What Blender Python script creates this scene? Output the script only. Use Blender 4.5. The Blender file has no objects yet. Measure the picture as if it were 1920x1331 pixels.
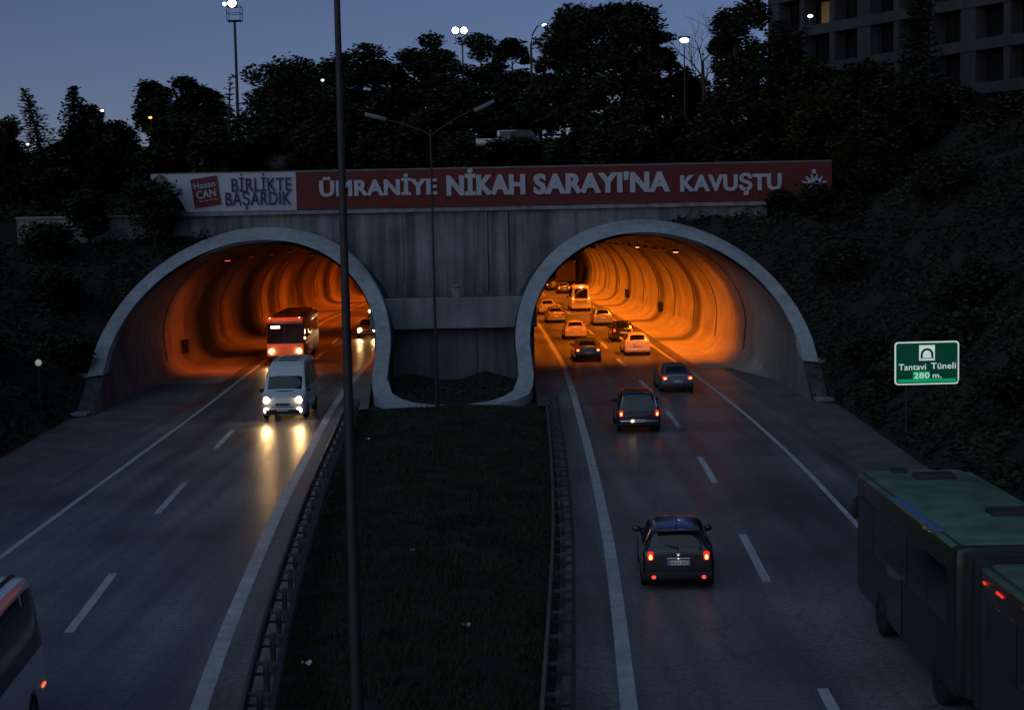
import bpy, bmesh, math, random
from mathutils import Vector, Matrix, noise
R = math.radians
SC = bpy.context.scene
COL = SC.collection
random.seed(7)

# ------------------------------------------------------------------ camera, sky, exposure
PITCH, ROLL, CAMZ, FPX = R(4.70), R(-1.15), 8.8, 2900.0
cam_d = bpy.data.cameras.new('camera'); cam = bpy.data.objects.new('camera', cam_d); COL.objects.link(cam)
CAMM = Matrix.Translation((0, 0, CAMZ)) @ Matrix.Rotation(math.pi/2 - PITCH, 4, 'X') @ Matrix.Rotation(ROLL, 4, 'Z')
cam.matrix_world = CAMM
cam_d.sensor_fit = 'HORIZONTAL'; cam_d.sensor_width = 36.0; cam_d.lens = 36.0*FPX/1920.0
cam_d.clip_start = 0.1; cam_d.clip_end = 5000.0
SC.camera = cam

world = bpy.data.worlds.new('World'); SC.world = world; world.use_nodes = True
wn = world.node_tree.nodes; wl = world.node_tree.links
sky = wn.new('ShaderNodeTexSky'); sky.sky_type = 'NISHITA'; sky.sun_disc = False
SUN_EL, SUN_ROT = R(10.0), R(215.0)
sky.sun_elevation = SUN_EL; sky.sun_rotation = SUN_ROT
sky.altitude = 100.0; sky.air_density = 0.7; sky.dust_density = 0.3; sky.ozone_density = 4.0
wb = wn.new('ShaderNodeMixRGB'); wb.blend_type = 'MULTIPLY'; wb.inputs[0].default_value = 1.0; wb.inputs[2].default_value = (1.08, .69, .70, 1)   # the camera's cool dusk white balance
wl.new(sky.outputs[0], wb.inputs[1]); wl.new(wb.outputs[0], wn['Background'].inputs[0])
wn['Background'].inputs[1].default_value = 0.063

sun_d = bpy.data.lights.new('sun', 'SUN'); sun_d.energy = 0.42; sun_d.angle = R(80); sun_d.color = (.58, .84, 1.0)
sun = bpy.data.objects.new('sun', sun_d); COL.objects.link(sun)
sun.rotation_euler = (R(52), 0, R(-35))            # the last afterglow, from behind the camera
SC.view_settings.view_transform = 'Standard'; SC.view_settings.look = 'None'
SC.view_settings.exposure = 0.12; SC.view_settings.gamma = 1.0; SC.view_settings.use_curve_mapping = False
SC.render.engine = 'CYCLES'
SC.cycles.max_bounces = 6; SC.cycles.diffuse_bounces = 3; SC.cycles.glossy_bounces = 3
SC.cycles.sample_clamp_indirect = 4.0
SC.cycles.caustics_reflective = False; SC.cycles.caustics_refractive = False

def gp(px, py, z=0.0):
    """point on the level plane z that is seen at photograph pixel px, py"""
    d = (CAMM.to_3x3() @ Vector(((px-960.0)/FPX, -(py-665.5)/FPX, -1.0)))
    t = (z - CAMZ)/d.z
    return Vector((d.x*t, d.y*t, z))
def gy(px, py, y):
    """point at distance y along the road seen at photograph pixel px, py"""
    d = (CAMM.to_3x3() @ Vector(((px-960.0)/FPX, -(py-665.5)/FPX, -1.0)))
    t = y/d.y
    return Vector((d.x*t, y, CAMZ + d.z*t))

# ------------------------------------------------------------------ helpers
class MB:
    def __init__(s): s.v = []; s.f = []
    def add(s, vs, fs):
        o = len(s.v); s.v += [tuple(p) for p in vs]; s.f += [tuple(i+o for i in f) for f in fs]; return s
    def quad(s, a, b, c, d): return s.add([a, b, c, d], [(0, 1, 2, 3)])
    def box(s, c, d, rz=0.0, bev=0.0, mat=None):
        bm = bmesh.new(); bmesh.ops.create_cube(bm, size=1.0)
        bmesh.ops.scale(bm, vec=d, verts=bm.verts)
        if bev > 0: bmesh.ops.bevel(bm, geom=bm.edges[:], offset=bev, segments=2, affect='EDGES', profile=0.6)
        M = Matrix.Translation(c) @ Matrix.Rotation(rz, 4, 'Z')
        if mat is not None: M = Matrix.Translation(c) @ mat
        vs = [M @ v.co for v in bm.verts]; bm.verts.index_update()
        fs = [[v.index for v in f.verts] for f in bm.faces]; bm.free()
        return s.add(vs, fs)
    def tube(s, pts, rad, n=8, cap=True):
        pts = [Vector(p) for p in pts]; rings = []
        if not hasattr(rad, '__len__'): rad = [rad]*len(pts)
        for i, p in enumerate(pts):
            t = (pts[min(i+1, len(pts)-1)] - pts[max(i-1, 0)]).normalized()
            u = t.cross(Vector((0, 0, 1)) if abs(t.z) < 0.95 else Vector((1, 0, 0))).normalized(); w = t.cross(u)
            rings.append([p + (u*math.cos(a)+w*math.sin(a))*rad[i] for a in [2*math.pi*k/n for k in range(n)]])
        vs = [q for r in rings for q in r]; fs = []
        for i in range(len(pts)-1):
            for k in range(n):
                fs.append((i*n+k, i*n+(k+1) % n, (i+1)*n+(k+1) % n, (i+1)*n+k))
        if cap: fs += [tuple(range(n-1, -1, -1)), tuple(range((len(pts)-1)*n, len(pts)*n))]
        return s.add(vs, fs)
    def ball(s, c, r, n=10, m=7):
        if not hasattr(r, '__len__'): r = (r, r, r)
        vs = [(c[0], c[1], c[2]+r[2])]; fs = []
        for j in range(1, m):
            a = math.pi*j/m
            for k in range(n):
                b = 2*math.pi*k/n
                vs.append((c[0]+r[0]*math.sin(a)*math.cos(b), c[1]+r[1]*math.sin(a)*math.sin(b), c[2]+r[2]*math.cos(a)))
        vs.append((c[0], c[1], c[2]-r[2])); L = len(vs)-1
        for k in range(n):
            fs.append((0, 1+k, 1+(k+1) % n)); fs.append((L, L-n+(k+1) % n, L-n+k))
            for j in range(m-2):
                fs.append((1+j*n+k, 1+(j+1)*n+k, 1+(j+1)*n+(k+1) % n, 1+j*n+(k+1) % n))
        return s.add(vs, fs)
    def prism(s, poly, d):
        """closed polygon (list of 3D points) swept along vector d"""
        n = len(poly); d = Vector(d); vs = [Vector(p) for p in poly] + [Vector(p)+d for p in poly]
        fs = [tuple(range(n-1, -1, -1)), tuple(range(n, 2*n))] + [(i, (i+1) % n, n+(i+1) % n, n+i) for i in range(n)]
        return s.add(vs, fs)
    def grid(s, rows):
        n = len(rows[0]); vs = [p for r in rows for p in r]
        fs = [(i*n+k, i*n+k+1, (i+1)*n+k+1, (i+1)*n+k) for i in range(len(rows)-1) for k in range(n-1)]
        return s.add(vs, fs)
    def build(s, name, mat, parent=None, smooth=False, sharp=40):
        me = bpy.data.meshes.new(name); me.from_pydata(s.v, [], s.f); me.update()
        bm = bmesh.new(); bm.from_mesh(me); bmesh.ops.recalc_face_normals(bm, faces=bm.faces[:]) if not getattr(s, 'raw', False) else None
        bm.to_mesh(me); bm.free()
        if mat: me.materials.append(mat)
        o = bpy.data.objects.new(name, me); COL.objects.link(o)
        if smooth:
            me.polygons.foreach_set('use_smooth', [True]*len(me.polygons)); me.set_sharp_from_angle(angle=R(sharp))
        if parent: o.parent = parent
        return o
def tag(o, label=None, cat=None, group=None, kind=None):
    if label: o['label'] = label
    if cat: o['category'] = cat
    if group: o['group'] = group
    if kind: o['kind'] = kind
    return o
def thing(name, label, cat, loc=(0, 0, 0), rz=0.0, group=None):
    o = bpy.data.objects.new(name, None); COL.objects.link(o); o.empty_display_size = 0.5
    o.location = loc; o.rotation_euler = (0, 0, rz)
    return tag(o, label, cat, group)
def struct(mb, name, mat, label=None, smooth=False):
    return tag(mb.build(name, mat, None, smooth), label, None, None, 'structure')
def copy_thing(o, label=None, parent=None):
    c = o.copy(); COL.objects.link(c); c.parent = parent
    if label: c['label'] = label
    for ch in list(o.children): copy_thing(ch, None, c)
    return c
def interp(tab, y):
    if y <= tab[0][0]:
        (a, b), (c, d) = tab[0], tab[1]
        return b + (d-b)*(y-a)/(c-a)
    n = len(tab)
    for i in range(n-1):
        if y <= tab[i+1][0]: break
    a, b = tab[i]; c, d = tab[i+1]; h = c-a; t = (y-a)/h
    def slope(k):
        if k <= 0: return (tab[1][1]-tab[0][1])/(tab[1][0]-tab[0][0])
        if k >= n-1: return (tab[n-1][1]-tab[n-2][1])/(tab[n-1][0]-tab[n-2][0])
        return (tab[k+1][1]-tab[k-1][1])/(tab[k+1][0]-tab[k-1][0])
    m0, m1 = slope(i)*h, slope(i+1)*h
    if t > 1: return d + slope(n-1)*(y-c)
    return (2*t**3-3*t*t+1)*b + (t**3-2*t*t+t)*m0 + (-2*t**3+3*t*t)*d + (t**3-t*t)*m1
def S(t): t = max(0.0, min(1.0, t)); return t*t*(3-2*t)
def fbm(x, y, z=0.0, o=4):
    return noise.fractal(Vector((x, y, z)), 0.9, 2.0, o)

# ------------------------------------------------------------------ materials
def nmat(name):
    m = bpy.data.materials.new(name); m.use_nodes = True
    return m, m.node_tree.nodes, m.node_tree.links, m.node_tree.nodes['Principled BSDF']
def plain(name, col, rough=0.6, metal=0.0, spec=0.5, coat=0.0, var=0.12, scale=6.0, bump=0.0):
    m, N, L, B = nmat(name)
    tc = N.new('ShaderNodeTexCoord'); nz = N.new('ShaderNodeTexNoise'); nz.inputs['Scale'].default_value = scale; nz.inputs['Detail'].default_value = 5
    L.new(tc.outputs['Object'], nz.inputs['Vector'])
    r = N.new('ShaderNodeMapRange'); r.inputs[1].default_value = 0.3; r.inputs[2].default_value = 0.7
    r.inputs[3].default_value = 1-var; r.inputs[4].default_value = 1+var; L.new(nz.outputs[0], r.inputs[0])
    mx = N.new('ShaderNodeVectorMath'); mx.operation = 'SCALE'; mx.inputs[0].default_value = col[:3]; L.new(r.outputs[0], mx.inputs['Scale'])
    L.new(mx.outputs[0], B.inputs['Base Color'])
    B.inputs['Roughness'].default_value = rough; B.inputs['Metallic'].default_value = metal
    B.inputs['Specular IOR Level'].default_value = spec; B.inputs['Coat Weight'].default_value = coat; B.inputs['Coat Roughness'].default_value = 0.04
    if bump > 0:
        b = N.new('ShaderNodeBump'); b.inputs['Strength'].default_value = bump; b.inputs['Distance'].default_value = 0.05
        L.new(nz.outputs[0], b.inputs['Height']); L.new(b.outputs[0], B.inputs['Normal'])
    return m
def glow(name, col, strength):
    m, N, L, B = nmat(name)
    B.inputs['Base Color'].default_value = (col[0]*.5, col[1]*.5, col[2]*.5, 1)
    B.inputs['Emission Color'].default_value = (*col, 1); B.inputs['Emission Strength'].default_value = strength
    return m
def concrete(name, col, dirt=0.45, streak=0.5, scale=1.0, bands=None, rough=0.85, crown_shade=None, stretch=.12):
    m, N, L, B = nmat(name)
    g = N.new('ShaderNodeNewGeometry')
    n1 = N.new('ShaderNodeTexNoise'); n1.inputs['Scale'].default_value = 0.35*scale; n1.inputs['Detail'].default_value = 8; n1.inputs['Roughness'].default_value = 0.65
    L.new(g.outputs['Position'], n1.inputs['Vector'])
    mp = N.new('ShaderNodeMapping'); mp.inputs['Scale'].default_value = (2.2, 2.2, stretch); L.new(g.outputs['Position'], mp.inputs['Vector'])
    n2 = N.new('ShaderNodeTexNoise'); n2.inputs['Scale'].default_value = 1.0*scale; n2.inputs['Detail'].default_value = 6; L.new(mp.outputs[0], n2.inputs['Vector'])
    n3 = N.new('ShaderNodeTexNoise'); n3.inputs['Scale'].default_value = 14*scale; n3.inputs['Detail'].default_value = 4; L.new(g.outputs['Position'], n3.inputs['Vector'])
    def rng(src, a, b, c, d):
        r = N.new('ShaderNodeMapRange'); r.inputs[1].default_value = a; r.inputs[2].default_value = b; r.inputs[3].default_value = c; r.inputs[4].default_value = d
        L.new(src, r.inputs[0]); return r.outputs[0]
    def mul(a, b):
        k = N.new('ShaderNodeMath'); k.operation = 'MULTIPLY'; L.new(a, k.inputs[0]); L.new(b, k.inputs[1]); return k.outputs[0]
    f = mul(mul(rng(n1.outputs[0], .32, .68, 1-dirt, 1.1), rng(n2.outputs[0], .35, .65, 1-streak, 1.08)), rng(n3.outputs[0], .3, .7, .88, 1.1))
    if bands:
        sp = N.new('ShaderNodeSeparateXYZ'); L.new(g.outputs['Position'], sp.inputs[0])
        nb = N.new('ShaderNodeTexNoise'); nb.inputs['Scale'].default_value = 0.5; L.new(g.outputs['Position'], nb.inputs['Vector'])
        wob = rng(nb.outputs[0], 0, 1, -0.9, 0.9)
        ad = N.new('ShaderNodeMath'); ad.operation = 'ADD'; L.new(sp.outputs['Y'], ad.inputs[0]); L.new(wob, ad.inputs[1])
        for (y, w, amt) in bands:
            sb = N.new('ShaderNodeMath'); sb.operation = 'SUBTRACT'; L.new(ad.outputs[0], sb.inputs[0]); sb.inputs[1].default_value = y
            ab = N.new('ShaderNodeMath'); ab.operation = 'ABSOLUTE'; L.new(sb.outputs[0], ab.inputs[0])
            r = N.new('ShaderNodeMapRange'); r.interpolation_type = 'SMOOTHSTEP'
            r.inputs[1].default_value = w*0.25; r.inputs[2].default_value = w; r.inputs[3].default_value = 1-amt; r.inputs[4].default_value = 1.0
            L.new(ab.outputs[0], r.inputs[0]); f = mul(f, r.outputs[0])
    if crown_shade:                                        # shade under the crown of a vault, painted into the colour
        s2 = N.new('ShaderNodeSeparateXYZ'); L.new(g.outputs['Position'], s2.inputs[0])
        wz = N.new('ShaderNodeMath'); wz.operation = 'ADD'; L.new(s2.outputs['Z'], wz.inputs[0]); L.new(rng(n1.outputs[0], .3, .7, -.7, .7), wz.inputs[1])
        r = N.new('ShaderNodeMapRange'); r.interpolation_type = 'SMOOTHSTEP'; r.inputs[1].default_value = crown_shade[0]; r.inputs[2].default_value = crown_shade[1]; r.inputs[3].default_value = 1; r.inputs[4].default_value = crown_shade[2]
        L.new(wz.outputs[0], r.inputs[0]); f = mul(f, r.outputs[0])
    mx = N.new('ShaderNodeVectorMath'); mx.operation = 'SCALE'; mx.inputs[0].default_value = col[:3]; L.new(f, mx.inputs['Scale'])
    L.new(mx.outputs[0], B.inputs['Base Color']); B.inputs['Roughness'].default_value = rough; B.inputs['Specular IOR Level'].default_value = 0.3
    bp = N.new('ShaderNodeBump'); bp.inputs['Strength'].default_value = 0.35; bp.inputs['Distance'].default_value = 0.03
    L.new(n3.outputs[0], bp.inputs['Height']); L.new(bp.outputs[0], B.inputs['Normal'])
    return m
def asphalt(name, col, rough=0.37):
    m, N, L, B = nmat(name)
    g = N.new('ShaderNodeNewGeometry')
    n1 = N.new('ShaderNodeTexNoise'); n1.inputs['Scale'].default_value = 0.16; n1.inputs['Detail'].default_value = 8; L.new(g.outputs['Position'], n1.inputs['Vector'])
    mp = N.new('ShaderNodeMapping'); mp.inputs['Scale'].default_value = (1.3, 0.05, 1); L.new(g.outputs['Position'], mp.inputs['Vector'])
    n2 = N.new('ShaderNodeTexNoise'); n2.inputs['Scale'].default_value = 1.0; n2.inputs['Detail'].default_value = 5; L.new(mp.outputs[0], n2.inputs['Vector'])
    n3 = N.new('ShaderNodeTexNoise'); n3.inputs['Scale'].default_value = 38; n3.inputs['Detail'].default_value = 2; L.new(g.outputs['Position'], n3.inputs['Vector'])
    vo = N.new('ShaderNodeTexVoronoi'); vo.feature = 'DISTANCE_TO_EDGE'; vo.inputs['Scale'].default_value = 0.22
    nw = N.new('ShaderNodeTexNoise'); nw.inputs['Scale'].default_value = 0.7; L.new(g.outputs['Position'], nw.inputs['Vector'])
    av = N.new('ShaderNodeMixRGB'); av.inputs[0].default_value = 0.6; L.new(g.outputs['Position'], av.inputs[1]); L.new(nw.outputs[1], av.inputs[2])
    ms = N.new('ShaderNodeVectorMath'); ms.operation = 'ADD'; L.new(g.outputs['Position'], ms.inputs[0]); L.new(nw.outputs[1], ms.inputs[1]); L.new(ms.outputs[0], vo.inputs['Vector'])
    def rng(src, a, b, c, d):
        r = N.new('ShaderNodeMapRange'); r.inputs[1].default_value = a; r.inputs[2].default_value = b; r.inputs[3].default_value = c; r.inputs[4].default_value = d
        L.new(src, r.inputs[0]); return r.outputs[0]
    def mul(a, b):
        k = N.new('ShaderNodeMath'); k.operation = 'MULTIPLY'; L.new(a, k.inputs[0]); L.new(b, k.inputs[1]); return k.outputs[0]
    n4 = N.new('ShaderNodeTexNoise'); n4.inputs['Scale'].default_value = 7; n4.inputs['Detail'].default_value = 4; n4.inputs['Roughness'].default_value = .7; L.new(g.outputs['Position'], n4.inputs['Vector'])
    f = mul(mul(mul(rng(n1.outputs[0], .3, .7, .62, 1.35), rng(n4.outputs[0], .3, .7, .6, 1.4)), rng(n2.outputs[0], .3, .7, .62, 1.35)), mul(rng(n3.outputs[0], .3, .7, .4, 1.6), rng(vo.outputs[0], 0, .010, .62, 1)))
    mx = N.new('ShaderNodeVectorMath'); mx.operation = 'SCALE'; mx.inputs[0].default_value = col[:3]; L.new(f, mx.inputs['Scale'])
    L.new(mx.outputs[0], B.inputs['Base Color'])
    L.new(rng(n2.outputs[0], .3, .7, rough-.05, rough+.10), B.inputs['Roughness'])
    B.inputs['Specular IOR Level'].default_value = 0.38
    bp = N.new('ShaderNodeBump'); bp.inputs['Strength'].default_value = 0.25; bp.inputs['Distance'].default_value = 0.012
    L.new(n3.outputs[0], bp.inputs['Height']); L.new(bp.outputs[0], B.inputs['Normal'])
    return m
def leafmat(name, col, var=0.5, sc=0.6):
    m, N, L, B = nmat(name)
    g = N.new('ShaderNodeNewGeometry'); oi = N.new('ShaderNodeObjectInfo')
    nz = N.new('ShaderNodeTexNoise'); nz.inputs['Scale'].default_value = sc; nz.inputs['Detail'].default_value = 6; L.new(g.outputs['Position'], nz.inputs['Vector'])
    r = N.new('ShaderNodeMapRange'); r.inputs[1].default_value = .3; r.inputs[2].default_value = .7; r.inputs[3].default_value = 1-var; r.inputs[4].default_value = 1+var
    L.new(nz.outputs[0], r.inputs[0])
    r2 = N.new('ShaderNodeMapRange'); r2.inputs[3].default_value = .75; r2.inputs[4].default_value = 1.3; L.new(oi.outputs['Random'], r2.inputs[0])
    k = N.new('ShaderNodeMath'); k.operation = 'MULTIPLY'; L.new(r.outputs[0], k.inputs[0]); L.new(r2.outputs[0], k.inputs[1])
    mx = N.new('ShaderNodeVectorMath'); mx.operation = 'SCALE'; mx.inputs[0].default_value = col[:3]; L.new(k.outputs[0], mx.inputs['Scale'])
    L.new(mx.outputs[0], B.inputs['Base Color']); B.inputs['Roughness'].default_value = 0.75; B.inputs['Specular IOR Level'].default_value = 0.2
    return m
M = dict(
    asphalt=asphalt('asphalt', (.165, .158, .155)), verge=concrete('verge_concrete', (.17, .17, .175), .5, .2), strip=asphalt('strip_asphalt', (.19, .18, .175), .6),
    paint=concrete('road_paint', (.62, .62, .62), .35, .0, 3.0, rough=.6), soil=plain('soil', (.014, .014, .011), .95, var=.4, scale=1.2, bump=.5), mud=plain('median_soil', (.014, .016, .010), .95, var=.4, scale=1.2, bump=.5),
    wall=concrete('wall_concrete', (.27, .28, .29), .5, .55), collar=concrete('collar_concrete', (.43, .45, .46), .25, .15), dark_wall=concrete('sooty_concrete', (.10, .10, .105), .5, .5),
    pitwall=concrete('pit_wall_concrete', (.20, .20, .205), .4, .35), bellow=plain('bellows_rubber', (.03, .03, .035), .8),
    beam=concrete('parapet_concrete', (.30, .31, .32), .4, .3),
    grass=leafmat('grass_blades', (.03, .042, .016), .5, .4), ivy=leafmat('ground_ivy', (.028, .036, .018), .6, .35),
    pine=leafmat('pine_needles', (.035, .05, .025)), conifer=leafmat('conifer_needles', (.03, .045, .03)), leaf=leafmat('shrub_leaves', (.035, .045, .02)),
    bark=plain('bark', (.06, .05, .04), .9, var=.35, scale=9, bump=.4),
    galv=plain('galvanised_steel', (.17, .18, .19), .6, .4, var=.2), pole=plain('pole_paint', (.035, .035, .04), .6, .2, var=.2),
    rail=plain('rail_steel', (.085, .085, .09), .6, .4, var=.25, scale=3), darkmetal=plain('dark_metal', (.05, .05, .055), .5, .6),
    white=plain('white_paint', (.78, .78, .80), .35, coat=.6, var=.05), silver=plain('silver_paint', (.38, .39, .41), .35, .5, coat=.6, var=.05), black=plain('black_paint', (.012, .012, .014), .25, coat=.9, var=.05),
    grey=plain('grey_paint', (.13, .14, .16), .35, .4, coat=.7, var=.05), beige=plain('beige_paint', (.6, .57, .5), .35, coat=.6, var=.05), dkblue=plain('dark_blue_paint', (.03, .032, .045), .3, coat=.8, var=.05),
    orange=plain('orange_bus_paint', (.72, .42, .22), .4, coat=.5, var=.06), greenroof=plain('green_roof_paint', (.12, .205, .135), .6, coat=.05, var=.35, scale=1.5), greenside=plain('green_side_paint', (.012, .026, .018), .45, coat=.3, var=.15),
    brown=plain('brown_box_panel', (.12, .085, .06), .7, var=.2, scale=2), glass=plain('dark_glass', (.012, .014, .018), .06, spec=.8, var=.02), plastic=plain('black_plastic', (.02, .02, .021), .6, var=.1),
    tyre=plain('rubber', (.015, .015, .015), .85, var=.1), rim=plain('alloy_rim', (.35, .35, .36), .35, .8), chrome=plain('chrome', (.75, .75, .76), .12, 1.0, var=.02),
    plate=plain('plate_white', (.75, .75, .72), .5, var=.03), plateblue=plain('plate_blue', (.05, .2, .6), .5), ink=plain('plate_ink', (.015, .015, .015), .6),
    lens_red=plain('red_lens', (.25, .01, .008), .25, coat=.6, var=.05), tail=glow('tail_lamp_glow', (1, .02, .008), 1.0), bulb=glow('tail_bulb_glow', (1, .36, .09), 5), fog=glow('fog_lamp_glow', (1, .06, .06), 1.3), roofsheen=plain('sky_sheen_panel', (.10, .14, .30), .22, .7, coat=.5),
    tailweak=glow('tunnel_tail_glow', (1, .08, .02), 1.6),
    head=glow('headlamp_glow', (1, .66, .32), 40), headdim=glow('marker_lamp_glow', (1, .72, .38), 9), sidelamp=glow('side_marker_glow', (1, .16, .05), 1.2),
    desti=glow('destination_panel_glow', (1, .95, .86), 2.2), red_line=glow('bus_marker_glow', (1, .03, .02), .9),
    sodium=glow('sodium_diffuser_glow', (1, .40, .18), 4.0), sodium_dim=glow('shaded_diffuser_glow', (1, .22, .05), .12), sodium_red=glow('failing_diffuser_glow', (1, .16, .08), 1.6), flood=glow('floodlight_glow', (.80, .86, 1.0), 9), street=glow('street_lamp_glow', (.95, 1.0, .8), 5), warmlamp=glow('amber_lamp_glow', (1, .45, .08), 2.5),
    ban_white=plain('banner_white', (.44, .47, .52), .7, var=.06, scale=.7), ban_red=plain('banner_red', (.115, .013, .012), .7, var=.08, scale=.7), ban_navy=plain('banner_navy', (.02, .03, .085), .7),
    ban_face=plain('banner_skin', (.28, .22, .19), .7, var=.1), ban_hair=plain('banner_hair', (.10, .10, .11), .7), ban_dark=plain('banner_suit', (.02, .022, .03), .7), ban_pale=plain('banner_letter_white', (.42, .45, .50), .7, var=.04),
    facade=concrete('facade_render', (.012, .012, .014), .3, .2), facade_pale=concrete('facade_slab', (.055, .06, .068), .3, .2), pinkwall=concrete('pale_stone', (.10, .092, .095), .4, .3), litwin=glow('lit_window_glow', (1, .62, .2), .006),
    sign_green=glow('sign_green_glow', (.0, .075, .04), .32), sign_bright=glow('sign_bright_glow', (.0, .42, .16), .55), sign_white=glow('sign_white_glow', (.75, .95, .85), .5), sign_ink=plain('sign_ink', (.01, .012, .03), .6),  # sign sheets glow in place of the light they would throw back
    litter=plain('paper_litter', (.75, .78, .8), .8),
)
# ------------------------------------------------------------------ the lines of the road, read off the ground
def tabxy(pts): return sorted((p.y, p.x) for p in pts)
LL = [(8, 1.1)] + tabxy([gp(*q) for q in [(1180, 1331), (1138, 1000), (1092, 800), (1058, 690), (1030, 640), (1008, 605)]]) + [(201, .7), (260, -2.0), (330, -6.8)]
RM = [(8, 4.9)] + tabxy([gp(*q) for q in [(1545, 1296), (1396, 1010), (1314, 860), (1250, 770), (1197, 710), (1155, 670), (1107, 622), (1069, 589)]]) + [(201, 4.4), (260, 1.8), (290, 0.0), (330, -3.0)]
NL = [(8, -12.7)] + tabxy([gp(*q) for q in [(0, 1045), (250, 862), (375, 770), (500, 675), (606, 604), (643, 587)]]) + [(200, -17.2), (250, -15.5), (330, -11)]
NM = [(8, -7.6)] + tabxy([gp(*q) for q in [(120, 1197), (205, 1085), (280, 980), (335, 918), (413, 831), (448, 796)]])
NM += [(y, interp(NL, y)+3.4) for y in (86, 106, 148, 165, 200, 250, 330)]
NR = [(8, -3.7)] + tabxy([gp(*q) for q in [(372, 1331), (503, 1000), (562, 880), (637, 745), (700, 668)]])
NR += [(y, interp(NL, y)+6.9) for y in (125, 148, 165, 200, 250, 330)]
def ll(y): return interp(LL, y)
def rm(y): return interp(RM, y)
def rr(y): return interp(RM, y) + 3.45
def nl(y): return interp(NL, y)
def nm(y): return interp(NM, y)
def nr(y): return interp(NR, y)
def rc(y): return rm(y) + .65          # axis of the tube under the right carriageway
def lc(y): return nl(y) + 1.72         # axis of the tube under the left carriageway
HW = 93.9                              # front of the head wall
def ycut(z): return 75.5 + 2.05*max(z, 0)
def prof(n=56):
    """inner outline of a tube, left foot to right foot: (x, z)"""
    out = []
    for k in range(9): z = 2.5*k/8; out.append((-(6.75+.25*z/2.5), z))
    for k in range(1, n): a = math.pi - math.pi*k/n; out.append((7.0*math.cos(a), 2.5+5.7*math.sin(a)))
    for k in range(9): z = 2.5*(1-k/8); out.append((6.75+.25*z/2.5, z))
    return out
PR = prof()
def pnorm(k):
    a = PR[max(k-1, 0)]; b = PR[min(k+1, len(PR)-1)]
    n = Vector((-(b[1]-a[1]), b[0]-a[0])).normalized(); return (n.x, n.y)
def strip(name, mat, fa, fb, y0, y1, z=0.0, step=1.5, nx=1, label=None):
    mb = MB(); rows = []; n = int((y1-y0)/step)
    for i in range(n+1):
        y = y0+(y1-y0)*i/n; a, b = fa(y), fb(y); zz = z(y) if callable(z) else z
        rows.append([(a+(b-a)*k/nx, y, zz) for k in range(nx+1)])
    mb.raw = True
    mb.grid(rows); return struct(mb, name, mat)

lin_r = concrete('tunnel_lining_concrete', (.55, .51, .45), .3, .16, .6, [(80, 15.5, .60), (119, 2.8, .6), (130, 1.2, .2), (142.5, 2.8, .62), (171, 2.2, .6), (184, 2.2, .6), (198, 2, .5), (212, 2, .5), (228, 2, .5)], crown_shade=(4.8, 7.2, .16), stretch=.5)  # the broad first band paints in the shade of the unlit mouth
lin_l = concrete('sooty_tunnel_lining', (.42, .37, .33), .5, .22, .6, [(78, 15.0, .55), (113, 5.0, .78), (122, 1.5, .35), (135, 5.0, .82), (152, 3.5, .55), (171, 4, .7), (190, 3, .6)], crown_shade=(4.6, 7.0, .15), stretch=.5)  # first band again: shade of the unlit mouth, put into the colour
# ground sheet to the horizon
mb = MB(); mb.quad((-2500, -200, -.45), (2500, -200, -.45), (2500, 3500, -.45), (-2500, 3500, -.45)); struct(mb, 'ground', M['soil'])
# carriageways, paved strips, gutters
strip('right_road', M['asphalt'], lambda y: ll(y)+.15, lambda y: rr(y)+2.2, 6, 330)
strip('right_road_inner_strip', M['strip'], lambda y: ll(y)-1.35, lambda y: ll(y)+.15, 6, 76)
strip('right_road_inner_strip', M['strip'], lambda y: rc(y)-6.8, lambda y: ll(y)+.15, 76, 330)
strip('right_gutter', M['verge'], lambda y: rr(y)+2.2, lambda y: rc(y)+(7.75 if y < 75.4 else 6.9), 6, 94)
strip('right_walkway', lin_r, lambda y: rr(y)+.9, lambda y: rc(y)+6.9, 94, 330, .003, nx=2)
strip('left_road', M['asphalt'], lambda y: nl(y)-1.6, lambda y: nr(y)-.15, 6, 268)
strip('left_road_inner_strip', M['strip'], lambda y: nr(y)-.15, lambda y: nr(y)+1.35, 6, 76)
strip('left_road_inner_strip', M['strip'], lambda y: nr(y)-.15, lambda y: lc(y)+6.9, 76, 268)
strip('left_gutter', M['verge'], lambda y: lc(y)-(7.75 if y < 75.4 else 6.9), lambda y: nl(y)-1.6, 6, 91)
strip('left_walkway', lin_l, lambda y: lc(y)-6.9, lambda y: nl(y)-.9, 91, 268, .003, nx=2)
# painted lines
def line(name, f, w, y0, y1): return strip(name, M['paint'], lambda y: f(y)-w/2, lambda y: f(y)+w/2, y0, y1, .006, 1.0)
line('solid_line_marking', ll, .32, 8, 250); line('edge_line_marking', rr, .17, 8, 250)
line('solid_line_marking', nr, .34, 8, 220); line('edge_line_marking', nl, .17, 8, 220)
for i in range(-1, 15):                       # broken lines: 6 m painted, 9 m bare
    y = 43.4 + 14.75*(i-1)
    if y > 8: strip('lane_dash_marking', M['paint'], lambda y: rm(y)-.11, lambda y: rm(y)+.11, y-6.0, y, .006, 1.0)
    y = 39.9 + 14.6*(i-1)
    if y > 8: strip('lane_dash_marking', M['paint'], lambda y: nm(y)-.11, lambda y: nm(y)+.11, y-6.0, y, .006, 1.0)

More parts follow.
